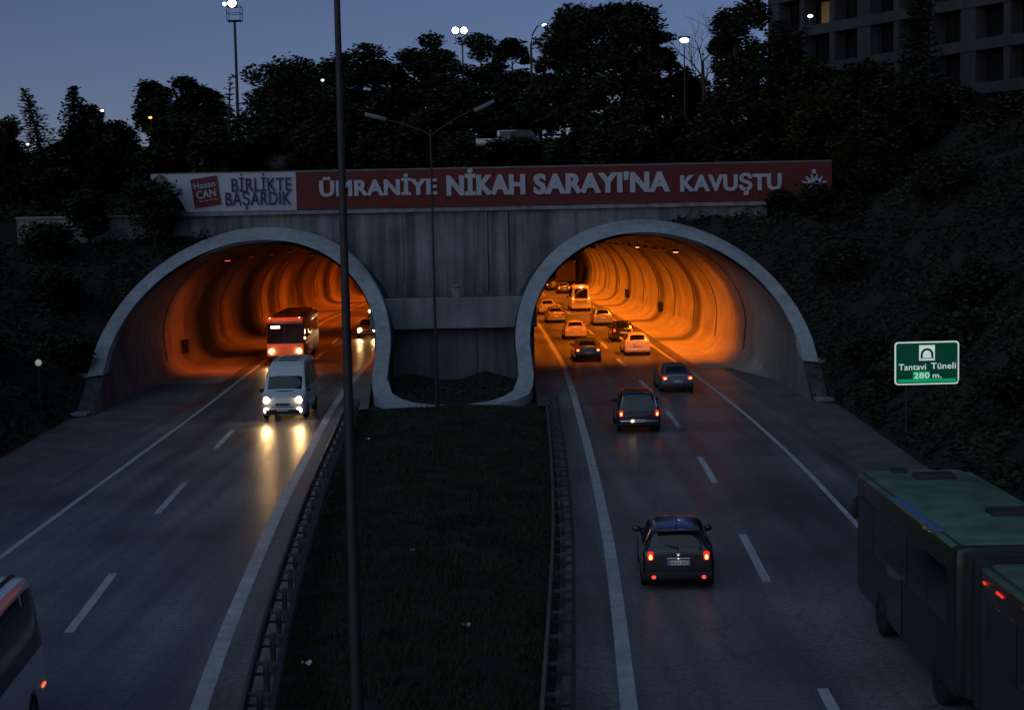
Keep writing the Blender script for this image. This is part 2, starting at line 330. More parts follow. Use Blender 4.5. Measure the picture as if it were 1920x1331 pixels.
# median between the two guardrails: a low grassy mound
def ml(y): return nr(y)+1.35
def mr(y): return ll(y)-1.35
mb = MB(); rows = []; mb.raw = True
def medz(u, y): return .02 + .28*math.sin(math.pi*u)**.7 + .06*fbm(u*6, y*.3) if 0 < u < 1 else -.02
for i in range(91):
    y = 6 + 68.4*i/90
    rows.append([(ml(y)+(mr(y)-ml(y))*k/16, y, medz(k/16, y)) for k in range(17)])
mb.grid(rows); struct(mb, 'median_ground', M['mud'], None, True)
# bottom of the walled pit between the portals
mb = MB(); mb.raw = True
rows = [[(-7.0+8.2*k/12, 74.4+14*i/12, .05+.5*S(i/6)*(.6+.4*math.sin(k))+.12*fbm(k*.7, i*.5)) for k in range(13)] for i in range(13)]
mb.grid(rows); struct(mb, 'pit_ground', M['mud'], None, True)

# hillsides: from the gutter (or the collar of the portal) up and outward
KL = [k for k in range(len(PR)) if PR[k][0] <= 0]; KR = [k for k in range(len(PR)) if PR[k][0] >= 0]
def half_at(z):
    """outer half width of the collar at height z"""
    if z < 2.5: return 7.75
    return 7.85*math.sqrt(max(0.0, 1-((z-2.5)/6.55)**2))
def toe(y, side):
    if y <= 75.5: z = 0.0
    else: z = min((y-75.5)/2.05, 9.0)
    hw = half_at(z) if z > 0 else 7.4
    if y < 75.5: hw = 7.1 + .5*S((y-55)/20)
    x = (lc(y)-hw) if side < 0 else (rc(y)+hw)
    return x, (max(z-.12, -.03))
def up_top(x, y):
    """height of the ground behind the head wall"""
    z = 9.75 + 5.2*S((y-97)/22) + 3.5*S((x-22)/18)*S((y-86)/16+.5) + 2.0*S((y-130)/40)
    return z + .35*fbm(x*.08, y*.08)
def hillz(d, y, side):
    x0, z0 = toe(y, side)
    W = 17.0 if side < 0 else 24.0
    top = (9.9 - 1.7*S((y-80)/12)) if side < 0 else 15.6
    t = min(d/W, 1)
    z = z0 + (top-z0)*(1-(1-t)**1.35)
    if side > 0:                                    # a shelf beside the head wall, then up again
        c = 9.0 + .8*max(0, x0+d-20.5); z = z + (min(z, c)-z)*S((y-78)/8)
    return z + .3*fbm(x0+side*d*.25, y*.22)*min(1, d/2) + (.04*max(0, d-W))
def hill(side):
    mb = MB(); rows = []; mb.raw = True
    for i in range(60):
        y = 12 + (94.6-12)*i/59
        x0, z0 = toe(y, side)
        ds = [0, .4, .9, 1.6, 2.5, 3.6, 5, 6.5, 8, 10, 12, 14, 16.5, 19, 22, 25, 30, 40, 60, 90]
        rows.append([(x0+side*d, y, z0 if d == 0 else hillz(d, y, side)) for d in ds])
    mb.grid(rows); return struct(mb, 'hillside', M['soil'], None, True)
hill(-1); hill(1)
mb = MB(); mb.raw = True; rows = [[(-150+300*k/60, 94.45, 9.2 if -24 < -150+300*k/60 < 17 else 6.0) for k in range(61)]]
for i in range(40):
    y = 94.5 + (i/39)**1.6*320
    rows.append([(-150+300*k/60, y, up_top(-150+300*k/60, y)) for k in range(61)])
mb.grid(rows); struct(mb, 'hilltop_ground', M['soil'], None, True)

# ------------------------------------------------------------------ tunnels
def lining(ax, yend):
    mb = MB(); rows = []; mb.raw = True
    for j in range(9):
        rows.append([((ax(ycut(z)+(97-ycut(z))*j/8)+x), ycut(z)+(97-ycut(z))*j/8, z) for (x, z) in PR])
    y = 97
    while y < yend:
        y += 2.4; rows.append([(ax(y)+x, y, z) for (x, z) in PR])
    mb.grid(rows); return mb
def seams(root, ax, ys):
    for y in ys:
        mb = MB()
        a = [[(ax(y)+x*s, y+dy, 2.0+(z-2.0)*s) for (x, z) in PR] for s, dy in ((.999, -.14), (.992, -.14), (.992, .14), (.999, .14))]
        mb.grid(a); under(root, mb.build('lining_joint', M['wall']))
def under(root, o):
    o.parent = root; o.matrix_parent_inverse = Matrix.Translation(root.location).inverted(); return o
tr = thing('road_tunnel', 'bright amber lit road tunnel with dark ring stains, full of queueing cars', 'tunnel', (rc(85), 85, 0))
tl = thing('road_tunnel', 'dim sooty red lit road tunnel that the bus comes out of', 'tunnel', (lc(85), 85, 0))
def under(root, o):
    o.parent = root; o.matrix_parent_inverse = Matrix.Translation(root.location).inverted(); return o
for root, ax, s, m, y1 in ((tr, rc, 1, lin_r, 330), (tl, lc, -1, lin_l, 268)):
    mb = MB(); mb.raw = True; yy = 83.0; rows = []
    while yy < y1:
        rf = .05+1.45*S((yy-84)/12); rows.append([(ax(yy)+s*(6.93-rf+rf*math.sin(a)), yy, .006+rf*(1-math.cos(a))) for a in [math.pi/2*k/8 for k in range(9)]]); yy += 1.2
    mb.grid(rows); under(root, mb.build('wall_fillet', m, None, True, 60))
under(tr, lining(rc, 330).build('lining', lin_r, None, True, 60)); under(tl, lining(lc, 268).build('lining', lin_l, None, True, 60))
seams(tr, rc, [97+12*k for k in range(15)]); seams(tl, lc, [97+12*k for k in range(12)])

# head wall over both tubes, with the deep recess between them
def wall_bottom(x):
    z = 0.0
    for ax in (lc, rc):
        u = x - ax(HW)
        if abs(u) < 7.25: z = max(z, 2.5+6.0*math.sqrt(1-(u/7.25)**2) if abs(u) < 7.2 else 0)
    if lc(HW)+7 < x < rc(HW)-7: z = max(z, 4.7)
    return z
wl_root = thing('retaining_wall', 'long grey concrete head wall above both tunnel mouths under the banner', 'wall', (0, HW, 0))
mb = MB(); X0, X1, ZT = -22.2, 15.6, 9.85; xs = [X0+(X1-X0)*i/190 for i in range(191)]
for i in range(190):
    a, b = xs[i], xs[i+1]; za, zb_ = wall_bottom(a), wall_bottom(b)
    mb.add([(a, HW, za), (b, HW, zb_), (b, HW, ZT), (a, HW, ZT), (a, HW+.7, za), (b, HW+.7, zb_), (b, HW+.7, ZT), (a, HW+.7, ZT)],
           [(0, 1, 2, 3), (7, 6, 5, 4), (3, 2, 6, 7), (0, 4, 5, 1)])
mb.raw = True
under(wl_root, mb.build('wall_face', M['wall']))
mb = MB(); mb.box(((X0+X1)/2, HW+.25, ZT+.12), (X1-X0+.2, 1.1, .24), bev=.03); under(wl_root, mb.build('coping', M['beam']))
for px in (913, 952):
    p = gy(px, 470, HW-.09); mb = MB(); mb.tube([(p.x, p.y, 9.8), (p.x, p.y, 5.0)], .085, 10)
    for zz in (5.6, 7.2, 8.8): mb.box((p.x, p.y+.03, zz), (.26, .1, .07))
    under(wl_root, mb.build('drain_pipe', M['galv'], None, True))
for px in (755, 1080, 1250, 640):
    p = gy(px, 420, HW-.006); mb = MB(); mb.box((p.x, p.y, (9.7+max(wall_bottom(p.x), 5)+.5)/2), (.05, .02, 9.2-max(wall_bottom(p.x), 5))); under(wl_root, mb.build('joint', M['dark_wall']))
# wing of the wall to the left, broken into stretches by the bushes
lw = thing('wing_wall', 'low pale concrete wing wall left of the banner among bushes', 'wall', (-27, HW+.3, 9))
mb = MB(); a, b = gy(30, 425, HW).x, gy(295, 425, HW).x; mb.box(((a+b)/2, HW+.4, 9.15), (b-a, .5, 1.5), bev=.02); under(lw, mb.build('wall_face', M['beam']))
mb = MB(); mb.box(((a+b)/2, HW+.38, 9.96), (b-a+.1, .7, .14), bev=.02); under(lw, mb.build('coping', M['beam']))

# the parapet, its ledge and the dark wall of the pit
pw = thing('pit_wall', 'dark recessed wall with a paler concrete parapet between the tunnels', 'wall', (-2.95, 88, 0))
xa, xb = lc(88)+6.6, rc(88)-6.6
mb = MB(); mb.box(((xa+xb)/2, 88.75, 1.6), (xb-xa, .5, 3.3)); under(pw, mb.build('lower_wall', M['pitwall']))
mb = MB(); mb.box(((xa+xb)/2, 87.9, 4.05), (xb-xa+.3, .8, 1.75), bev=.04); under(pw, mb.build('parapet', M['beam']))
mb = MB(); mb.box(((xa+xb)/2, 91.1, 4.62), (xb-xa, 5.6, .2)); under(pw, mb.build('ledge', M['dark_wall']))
p = gp(855, 545, 5.3); mb = MB(); mb.box((p.x, 88.6, 5.1), (.42, .42, .8), bev=.03); mb.box((p.x, 88.6, 5.55), (.62, .62, .1), bev=.03)
tag(mb.build('vent_box', M['beam']), 'small capped concrete vent box on the parapet between the tunnels', 'vent box')
mb = MB()
for (x, z0, z1) in ((gp(885, 700, 1.5).x, .6, 2.9), (gy(885, 620, 88.4).x+.0, 3.0, 3.1)): mb.tube([(x, 88.42, z0), (x, 88.42, z1)], .05, 8)
under(pw, mb.build('drain_pipe', M['galv']))

# collar: one continuous pale concrete band round both mouths and under the pit
inn, out, dep = [], [], []
def arch_pts(ax, ks):
    for k in ks:
        x, z = PR[k]; nx_, nz_ = pnorm(k); ox, oz = x+.76*nx_, max(z+.76*nz_, 0)
        yi, yo = ycut(z), ycut(oz)
        inn.append(Vector((ax(yi)+x, yi-.09, z+.18))); out.append(Vector((ax(yo)+ox, yo-.09, oz+.18)))
        dep.append((Vector((0, 1.0, 0)) if z > 1.6 else Vector((0, .35, -(z+.25)))))
last = len(PR)-1
ks = [k for k in range(len(PR)) if not (k > len(PR)//2 and PR[k][1] < 1.2) and not (k < len(PR)//2 and PR[k][1] < 1.5)]
arch_pts(lc, ks)
U = [(-6.98, 77.3, .90, -6.12, 77.6, .95), (-6.78, 76.3, .60, -5.98, 76.9, .70), (-6.2, 75.3, .42, -5.5, 76.1, .5), (-5.2, 74.55, .32, -4.8, 75.2, .38), (-4.1, 74.2, .26, -3.9, 74.7, .32)]
cxm = (lc(78)+7.0 + rc(78)-7.0)/2
UU = U + [(-2.95, 74.1, .24, -2.95, 74.6, .30)] + [(-5.9-a, b, c, -5.9-d, e, f) for (a, b, c, d, e, f) in reversed(U)]
for (a, b, c, d, e, f) in UU:
    inn.append(Vector((a+2.95+cxm, b, c))); out.append(Vector((d+2.95+cxm, e, f))); dep.append(Vector((0, 0, -(c+.2))))
ks = [k for k in range(len(PR)) if not (k < len(PR)//2 and PR[k][1] < 1.2) and not (k > len(PR)//2 and PR[k][1] < 1.5)]
arch_pts(rc, ks)
mb = MB(); mb.raw = True
mb.grid([[out[i]+dep[i], out[i], inn[i], inn[i]+dep[i]] for i in range(len(inn))])
col = mb.build('portal_collar', M['collar'], None, True, 50)
tag(col, 'pale concrete collar band rimming both tunnel mouths and the pit between', 'portal collar')
for side, ax, lab in ((-1, lc, 'weathered concrete foot of the portal beside the left gutter'), (1, rc, 'weathered concrete foot of the portal at the toe of the right slope')):
    t = thing('portal_abutment', lab, 'concrete block', (ax(77)+side*7.2, 77, 0))
    mb = MB(); c = ax(77)
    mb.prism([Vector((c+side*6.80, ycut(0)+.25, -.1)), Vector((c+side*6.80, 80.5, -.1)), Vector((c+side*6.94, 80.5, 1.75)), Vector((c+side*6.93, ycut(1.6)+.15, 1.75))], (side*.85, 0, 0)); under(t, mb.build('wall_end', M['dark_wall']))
    mb = MB(); mb.box((c+side*8.1, ycut(1.6)+.25, 1.68), (1.1, .5, .26), bev=.05); under(t, mb.build('spur', M['beam']))
    mb = MB(); mb.box((c+side*7.5, 75.6, .10), (1.2, .9, .16), bev=.04); under(t, mb.build('plinth', M['beam']))
# outer shells of the tubes, from the collar back to the head wall
for root, ax in ((tl, lc), (tr, rc)):
    mb = MB(); mb.raw = True; rows = []
    for j in range(4):
        rr_ = []
        for k in range(len(PR)):
            x, z = PR[k]; nx_, nz_ = pnorm(k); ox, oz = x+.8*nx_, max(z+.8*nz_, 0); y0 = ycut(oz)+.3; y = y0+(max(HW+.05, y0)-y0)*j/3
            rr_.append((ax(y)+ox, y, oz))
        rows.append(rr_)
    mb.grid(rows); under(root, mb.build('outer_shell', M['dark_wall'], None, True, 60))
# call boxes on the tunnel walls
for ax, s, y, lab in ((rc, 1, 141, 'dark call box low on the amber tunnel wall, the nearer one'), (rc, 1, 170, 'dark call box low on the amber tunnel wall, the farther one'), (lc, -1, 103, 'black call box on the lit wall of the left tunnel')):
    mb = MB(); mb.box((ax(y)+s*6.62, y, 1.35), (.4, .55, .9), bev=.04); o = mb.build('call_box', M['plastic'])
    d_ = MB(); d_.box((ax(y)+s*6.41, y, 1.38), (.03, .4, .6), bev=.01); c_ = d_.build('box_door', M['darkmetal'], o)
    tag(o, lab, 'call box', 'call boxes on the tunnel walls' )

# ------------------------------------------------------------------ sodium lamps in the tunnels
ORD = 'first second third fourth fifth sixth seventh eighth ninth tenth eleventh twelfth thirteenth fourteenth fifteenth sixteenth seventeenth eighteenth nineteenth twentieth'.split()
def tunnel_lamp(ax, off, y, label, group, energy, tilt, roll_, scol=(1.0, .195, .009), dif='sodium_dim'):
    zc = 2.5+5.7*math.sqrt(1-(off/7)**2) - .55
    h = (ax(y+1)-ax(y-1))/2
    t = thing('tunnel_lamp', label, 'tunnel lamp', (ax(y)+off, y, zc), -math.atan(h), group)
    mb = MB(); mb.box((0, 0, .06), (.34, .85, .16), bev=.03); mb.build('housing', M['darkmetal'], t)
    mb = MB(); mb.box((0, 0, -.035), (.24, .72, .03)); mb.build('diffuser', M[dif], t)
    for s in (-.25, .25):
        mb = MB(); mb.tube([(0, s, .1), (0, s, .56)], .02, 6); mb.build('bracket', M['galv'], t)
    if energy > 0:
        ld = bpy.data.lights.new('sodium_light', 'SPOT'); ld.energy = energy; ld.color = scol; ld.spot_size = R(146); ld.spot_blend = 1.0; ld.shadow_soft_size = .14
        lo = bpy.data.objects.new('sodium_light', ld); COL.objects.link(lo); lo.parent = t; lo.location = (0, 0, -.12); lo.rotation_euler = (R(tilt), R(roll_), 0)
ER, EL = 3300, 1900
for k in range(18):
    for off, nm_, rl in ((3.2, 'right', 6), (-2.2, 'left', -4)):
        y = 101.5 + (6.5 if off > 0 else 12)*k
        if y > 225: continue
        e = ER*(.62 if off > 0 else .55)
        tunnel_lamp(rc, off, y, '%s lamp from the mouth in the %s row under the amber tunnel roof' % (ORD[k], nm_), 'lamps under the amber tunnel roof', e, 30 if k == 0 else 12, rl, dif='sodium' if (k in (0, 4) and off > 0) else 'sodium_dim')
for k, (y, e) in enumerate([(98.5, .7), (110.5, .02), (123, .5), (135, .03), (147, 1.0), (159, 1.0), (171, 1.0), (183, 1.0), (195, 1.0), (207, 1)]):
    for off, nm_, rl in ((-3.0, 'left', -8), (2.4, 'right', 5)):
        if off > 0 and k < 2: ee = .3
        else: ee = e
        tunnel_lamp(lc, off, y, '%s lamp from the mouth in the %s row under the dim tunnel roof' % (ORD[k], nm_), 'lamps under the dim tunnel roof', EL*ee, 32 if k == 0 else 10, rl, (1.0, .135, .006), 'sodium_red' if (k == 0 and off < 0) else 'sodium_dim')
# ------------------------------------------------------------------ banner
BX0, BX1, BZ0, BZ1, BY = gy(284, 360, HW-.3).x, gy(1560, 340, HW-.3).x, 10.12, 12.38, HW-.35
bsplit = gy(555, 350, BY).x
ban = thing('banner', 'long red and white campaign banner stretched above the tunnel mouths', 'banner', (0, BY, BZ0))
def wavy(x0, x1, z0, z1, y, nx=60, th=.03):
    mb = MB(); mb.raw = True
    f = lambda x, z: y + .03*math.sin(x*1.3+z*.6)+.025*fbm(x*.5, z*.8)+.022*fbm(x*2.6+z*1.5, z*1.2-x*.4)
    rows = [[(x0+(x1-x0)*i/nx, f(x0+(x1-x0)*i/nx, z0+(z1-z0)*j/6), z0+(z1-z0)*j/6) for i in range(nx+1)] for j in range(7)]
    mb.grid(rows); mb.grid([[(p[0], p[1]+th, p[2]) for p in r] for r in rows]); return mb
under(ban, wavy(BX0, bsplit, BZ0, BZ1, BY).build('white_panel', M['ban_white'], None, True))
under(ban, wavy(bsplit, BX1, BZ0, BZ1, BY, 160).build('red_panel', M['ban_red'], None, True))
mb = MB()
for z in (BZ0-.06, BZ1+.05): mb.box(((BX0+BX1)/2, BY+.12, z), (BX1-BX0, .08, .08))
n = 16
for i in range(n+1): mb.box((BX0+(BX1-BX0)*i/n, BY+.2, (BZ0+BZ1)/2-.15), (.06, .08, BZ1-BZ0+.45))
under(ban, mb.build('support_frame', M['galv']))
def text_mesh(txt, bold=.02):
    cu = bpy.data.curves.new('t', 'FONT'); cu.body = txt; cu.offset = bold; cu.extrude = .0; cu.fill_mode = 'FRONT'; cu.resolution_u = 3; cu.space_character = 1.05
    o = bpy.data.objects.new('t', cu); COL.objects.link(o); bpy.context.view_layer.update()
    me = bpy.data.meshes.new_from_object(o.evaluated_get(bpy.context.evaluated_depsgraph_get()))
    vs = [v.co.copy() for v in me.vertices]; fs = [tuple(p.vertices) for p in me.polygons]
    bpy.data.objects.remove(o); bpy.data.curves.remove(cu); bpy.data.meshes.remove(me)
    return vs, fs
CAPS = {}
def capheight(bold):
    if bold not in CAPS: CAPS[bold] = max(v.y for v in text_mesh('H', bold)[0]), min(v.y for v in text_mesh('H', bold)[0])
    return CAPS[bold]
def lettering(txt, x0, x1, z0, h, y, mat, bold=.022, rot=0.0, pivot=None, th=.012, fat=0.0):
    """letters facing the road: base line z0, capital height h, from x0 to x1"""
    vs, fs = text_mesh(txt, bold); top, bot = capheight(bold)
    a, b = min(v.x for v in vs), max(v.x for v in vs)
    P = [Vector((x0+(v.x-a)/(b-a)*(x1-x0), 0, z0+(v.y-bot)/(top-bot)*h)) for v in vs]
    if rot:
        c, s = math.cos(rot), math.sin(rot)
        P = [Vector((pivot[0]+(p.x-pivot[0])*c-(p.z-pivot[1])*s, 0, pivot[1]+(p.x-pivot[0])*s+(p.z-pivot[1])*c)) for p in P]
    mb = MB(); mb.raw = True
    for k, dx in enumerate((0, fat, -fat) if fat else (0,)): mb.add([(p.x+dx, y-.003*k, p.z) for p in P], fs)
    return mb.build('lettering', mat)
LY = BY-.11
def bx(px): return gy(px, 350, LY).x
def bz(px, py): return gy(px, py, LY).z
for txt, a, b, zt, zb_, m, bo in (('ÜMRANİYE', 599, 819, 337, 367, 'ban_pale', .03), ('NİKAH', 838, 984, 328, 366, 'ban_pale', .035), ("SARAYI'NA", 1001, 1256, 324, 362, 'ban_pale', .035), ('KAVUŞTU', 1276, 1465, 327, 358, 'ban_pale', .03),
                               ('BİRLİKTE', 434, 546, 334, 359, 'ban_navy', .008), ('BAŞARDIK', 422, 545, 360, 385, 'ban_navy', .008)):
    mid = (a+b)/2; z0 = bz(mid, zb_); under(ban, lettering(txt, bx(a), bx(b), z0, bz(mid, zt)-z0, LY, M[m], bo, fat=.03 if bo > .032 else (.02 if bo > .01 else .008)))
# tilted red square with white words
c0 = (bx(385), bz(385, 360)); hs = .86; an = R(8)
q = [Vector((c0[0]+(u*math.cos(an)-v*math.sin(an))*hs*.93, LY+.02, c0[1]+(u*math.sin(an)+v*math.cos(an))*hs)) for u, v in ((-1, -1), (1, -1), (1, 1), (-1, 1))]
mb = MB(); mb.prism(q, (0, .02, 0)); under(ban, mb.build('red_square', M['ban_red']))
for txt, u0, u1, v0, h, bo in (('Hasan', -.75, .75, .28, .42, .01), ('CAN', -.68, .7, -.42, .55, .02), ('ile birlikte', -.7, .7, -.78, .2, 0)):
    if txt[0] == 'i': continue
    under(ban, lettering(txt, c0[0]+u0*hs, c0[0]+u1*hs, c0[1]+v0*hs, h*hs, LY-.005, M['ban_pale'], bo, an, c0))
mb = MB()
for k in range(4): mb.box((c0[0]-.35+.3*k+.06, LY-.006, c0[1]-.56+.04*k), (.22, .01, .05))
under(ban, mb.build('small_print', M['ban_pale']))
# portrait: grey haired head and dark jacket printed on the white end
def disc(cx, cz, rx, rz, y, n=24, a0=0, a1=2*math.pi):
    return [Vector((cx+rx*math.cos(a0+(a1-a0)*i/n), y, cz+rz*math.sin(a0+(a1-a0)*i/n))) for i in range(n)]
px_, pz_ = bx(301), bz(301, 348)
for nm_, poly, m in (('portrait_hair', disc(px_, pz_+.13, .43, .50, LY+.02), 'ban_hair'), ('portrait_face', disc(px_, pz_-.06, .34, .46, LY+.005), 'ban_face'),
                     ('portrait_jacket', [Vector((BX0+.04, LY+.01, BZ0+.05)), Vector((bx(348), LY+.01, BZ0+.05)), Vector((bx(336), LY+.01, bz(336, 374))), Vector((bx(319), LY+.01, bz(319, 357))), Vector((px_, LY+.01, pz_-.5)), Vector((BX0+.04, LY+.01, pz_-.45))], 'ban_dark')):
    mb = MB(); mb.prism(poly, (0, .01, 0)); under(ban, mb.build(nm_, M[m]))
mb = MB()
for sx in (-.13, .13): mb.prism(disc(px_+sx, pz_+.02, .055, .03, LY-.004, 10), (0, .004, 0))
mb.prism(disc(px_, pz_-.28, .11, .022, LY-.004, 10), (0, .004, 0)); mb.box((px_, LY-.003, pz_-.1), (.05, .006, .14)); under(ban, mb.build('portrait_features', M['ban_hair']))
# emblem: a dot over a fan of leaves
ex, ez = bx(1527), bz(1527, 341); mb = MB(); mb.prism(disc(ex-.02, ez+.62, .13, .13, LY, 16), (0, .01, 0))
for a in (-62, -36, -12, 12, 36, 62):
    t = R(a); d = Vector((math.sin(t), 0, math.cos(t))); s_ = Vector((d.z, 0, -d.x)); o_ = Vector((ex, LY, ez-.35))
    mb.prism([o_+d*.12, o_+d*.45+s_*.11, o_+d*.80+s_*.04, o_+d*.86, o_+d*.80-s_*.04, o_+d*.45-s_*.11], (0, .01, 0))
for sx in (-.34, .34): mb.prism(disc(ex+sx, ez-.32, .10, .07, LY, 10), (0, .01, 0))
under(ban, mb.build('emblem', M['ban_pale']))

# ------------------------------------------------------------------ tunnel sign on the right slope
sy = 60.0; s0, s1 = gy(1677, 722, sy), gy(1799, 639, sy); SX, SZ0, SZ1 = (s0.x+s1.x)/2, s0.z, s1.z; SW, SH = s1.x-s0.x, SZ1-SZ0
sg = thing('road_sign', 'green tunnel name sign on two posts on the dark right slope', 'road sign', (SX, sy, 0), R(2))
def rrect(w, h, r, y, n=5):
    p = []
    for (cx, cz, a0) in ((w/2-r, h/2-r, 0), (-w/2+r, h/2-r, 90), (-w/2+r, -h/2+r, 180), (w/2-r, -h/2+r, 270)):
        for k in range(n+1): a = R(a0+90*k/n); p.append(Vector((cx+r*math.cos(a), y, cz+r*math.sin(a)+(SZ0+SZ1)/2)))
    return p
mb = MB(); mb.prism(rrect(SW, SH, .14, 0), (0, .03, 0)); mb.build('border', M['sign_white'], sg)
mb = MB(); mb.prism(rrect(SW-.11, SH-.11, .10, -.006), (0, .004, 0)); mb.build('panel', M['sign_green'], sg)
zc = (SZ0+SZ1)/2
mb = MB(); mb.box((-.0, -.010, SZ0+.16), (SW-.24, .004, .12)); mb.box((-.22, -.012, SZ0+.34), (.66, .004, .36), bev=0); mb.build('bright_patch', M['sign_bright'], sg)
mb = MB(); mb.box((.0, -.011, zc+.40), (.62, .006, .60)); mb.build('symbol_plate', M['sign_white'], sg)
mb = MB(); arc = [Vector((.25*math.cos(a), -.018, zc+.33+.25*math.sin(a))) for a in [math.pi*k/16 for k in range(17)]]
ar2 = [Vector((.165*math.cos(a), -.018, zc+.33+.165*math.sin(a))) for a in [math.pi*k/16 for k in range(17)]]
for k in range(16): mb.prism([arc[k], arc[k+1], ar2[k+1], ar2[k]], (0, .003, 0))
for s_ in (-1, 1): mb.box((s_*.2075, -.0165, zc+.27), (.085, .003, .12))
mb.box((0, -.0165, zc+.185), (.58, .003, .03)); mb.build('symbol_arch', M['sign_ink'], sg)
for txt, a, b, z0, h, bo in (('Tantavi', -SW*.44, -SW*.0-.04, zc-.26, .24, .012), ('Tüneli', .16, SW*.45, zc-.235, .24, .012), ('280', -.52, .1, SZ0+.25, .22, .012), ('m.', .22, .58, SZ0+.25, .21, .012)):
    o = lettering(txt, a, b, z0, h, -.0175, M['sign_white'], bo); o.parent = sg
for s_ in (-.8, .8):
    mb = MB(); hz = hillz(max(SX+s_-toe(sy, 1)[0], 0), sy, 1); mb.tube([(s_, .06, hz-.4), (s_, .06, SZ1-.1)], .045, 8); mb.build('post', M['darkmetal'], sg)

# ------------------------------------------------------------------ guardrails along the median
def guardrail(f, dx, y0, y1, label):
    t = thing('guardrail', label, 'guardrail', (f(40), 40, 0))
    n = int((y1-y0)/1.9); ys = [y0+(y1-y0)*i/n for i in range(n+1)]
    wprof = [(-.02, .155), (.055, .10), (.055, .06), (-.01, .0), (.055, -.06), (.055, -.10), (-.02, -.155)]
    for x_, s in ((0, -1), (dx, 1)):
        mb = MB(); mb.raw = True; sg_ = math.copysign(1, dx)
        mb.grid([[(f(y)+x_+s*sg_*a, y, .62+b) for a, b in wprof] for y in ys]); mb.grid([[(f(y)+x_+s*sg_*(a-.012), y, .62+b) for a, b in wprof] for y in ys])
        under(t, mb.build('rail', M['rail'], None, True, 30))
    for y in ys:
        mb = MB(); mb.box((f(y)+dx/2, y, .36), (.10, .14, .84)); mb.box((f(y)+dx/2, y, .72), (abs(dx)-.02, .10, .05)); mb.box((f(y)+dx/2, y, .52), (abs(dx)-.02, .08, .04))
        under(t, mb.build('post', M['rail']))
guardrail(lambda y: ll(y)-1.02, -.5, 11, 74.0, 'double sided steel guardrail on short posts beside the queueing cars lane')
guardrail(lambda y: nr(y)+1.00, .5, 11, 73.5, 'double sided steel guardrail on short posts beside the oncoming white minibus lane')

# ------------------------------------------------------------------ lamp posts
def cobra(t, base_z, z, dirx, reach, rise, mat, lit=None, nm='lamp_head'):
    mb = MB(); mb.tube([(0, 0, z-.3), (dirx*.3, 0, z-.02), (dirx*reach*.6, 0, z+rise*.6), (dirx*reach, 0, z+rise)], [.04, .035, .03, .03], 8); mb.build('arm', mat, t, True)
    a = math.atan2(rise, reach)
    mb = MB(); rot = Matrix.Rotation(-dirx*a, 4, 'Y'); mb.box((dirx*(reach+.45), 0, z+rise+.14), (1.05, .34, .17), bev=.05, mat=rot); h = mb.build(nm, M['galv'], t, True)
    mb = MB(); mb.box((dirx*(reach+.5), 0, z+rise+.05), (.55, .24, .05), bev=.02, mat=rot); mb.build('lens', lit or M['glass'], h)
p0, p1 = gy(652, 700, 23), None
t = thing('lamp_post', 'tall dark tapered lamp post rising from the median, nearest the camera', 'lamp post', (p0.x, 23, .2))
mb = MB(); mb.tube([(0, 0, 0), (0, 0, .9), (0, 0, 5), (0, 0, 9), (0, 0, 13.6)], [.12, .10, .078, .056, .04], 12); mb.build('pole', M['pole'], t, True)
mb = MB(); mb.box((0, 0, .03), (.5, .5, .06)); mb.build('base_plate', M['pole'], t)
for s in (-1, 1): cobra(t, 0, 13.5, s, 2.4, .55, M['pole'])
y2 = 75.0; p = gy(818, 700, y2); top = gy(806, 243, y2)
y2 = 73.2; p = gy(818, 700, y2); top = gy(806, 243, y2)
t = thing('lamp_post', 'thin lamp post with two unlit arms standing before the pit wall', 'lamp post', (p.x, y2, .1))
mb = MB(); mb.tube([(0, 0, 0), (0, 0, 5), (0, 0, top.z-.1)], [.09, .065, .045], 10); mb.build('pole', M['pole'], t, True)
cobra(t, 0, top.z-.15, -1, 2.1, .55, M['pole']); cobra(t, 0, top.z-.15, 1, 2.1, .95, M['pole'])

# floodlight mast with a cage platform
ym = 128.0; bt = gy(440, 40, ym); gz = up_top(bt.x, ym)
t = thing('floodlight_mast', 'tall mast with a caged platform of bright floodlights against the sky', 'floodlight mast', (bt.x, ym, gz))
mb = MB(); mb.tube([(0, 0, -.3), (0, 0, bt.z-gz)], [.15, .10], 10); mb.build('mast', M['pole'], t, True)
z = bt.z-gz; mb = MB(); w = .55
for a, b in ((-w, -w), (w, -w), (w, w), (-w, w)): mb.tube([(a, b, z), (a, b, z+1.15)], .03, 6)
for zz in (z, z+.6, z+1.15):
    for a, b, c, d in ((-w, -w, w, -w), (w, -w, w, w), (w, w, -w, w), (-w, w, -w, -w)): mb.tube([(a, b, zz), (c, d, zz)], .028, 6)
mb.box((0, 0, z), (1.1, 1.1, .05)); mb.build('cage', M['galv'], t)
fl = gy(437, 8, ym); f2 = gy(423, 10, ym)
for q, r in ((fl, .34), (f2, .15)):
    mb = MB(); mb.box((q.x-bt.x, -.34, q.z-gz), (r*2.3, .3, r*2.1), bev=.05); h = mb.build('floodlight', M['darkmetal'], t)
    mb = MB(); mb.ball((q.x-bt.x, -.5, q.z-gz), (r, r*.5, r)); mb.build('lamp_glass', M['flood'], h, True)
mb = MB(); mb.tube([(-.1, -.3, z+1.1), (-.1, -.3, fl.z-gz)], .03, 6); mb.tube([(-.1, -.3, z+1.15), (f2.x-bt.x, -.3, f2.z-gz)], .02, 6); mb.build('bracket', M['galv'], t)

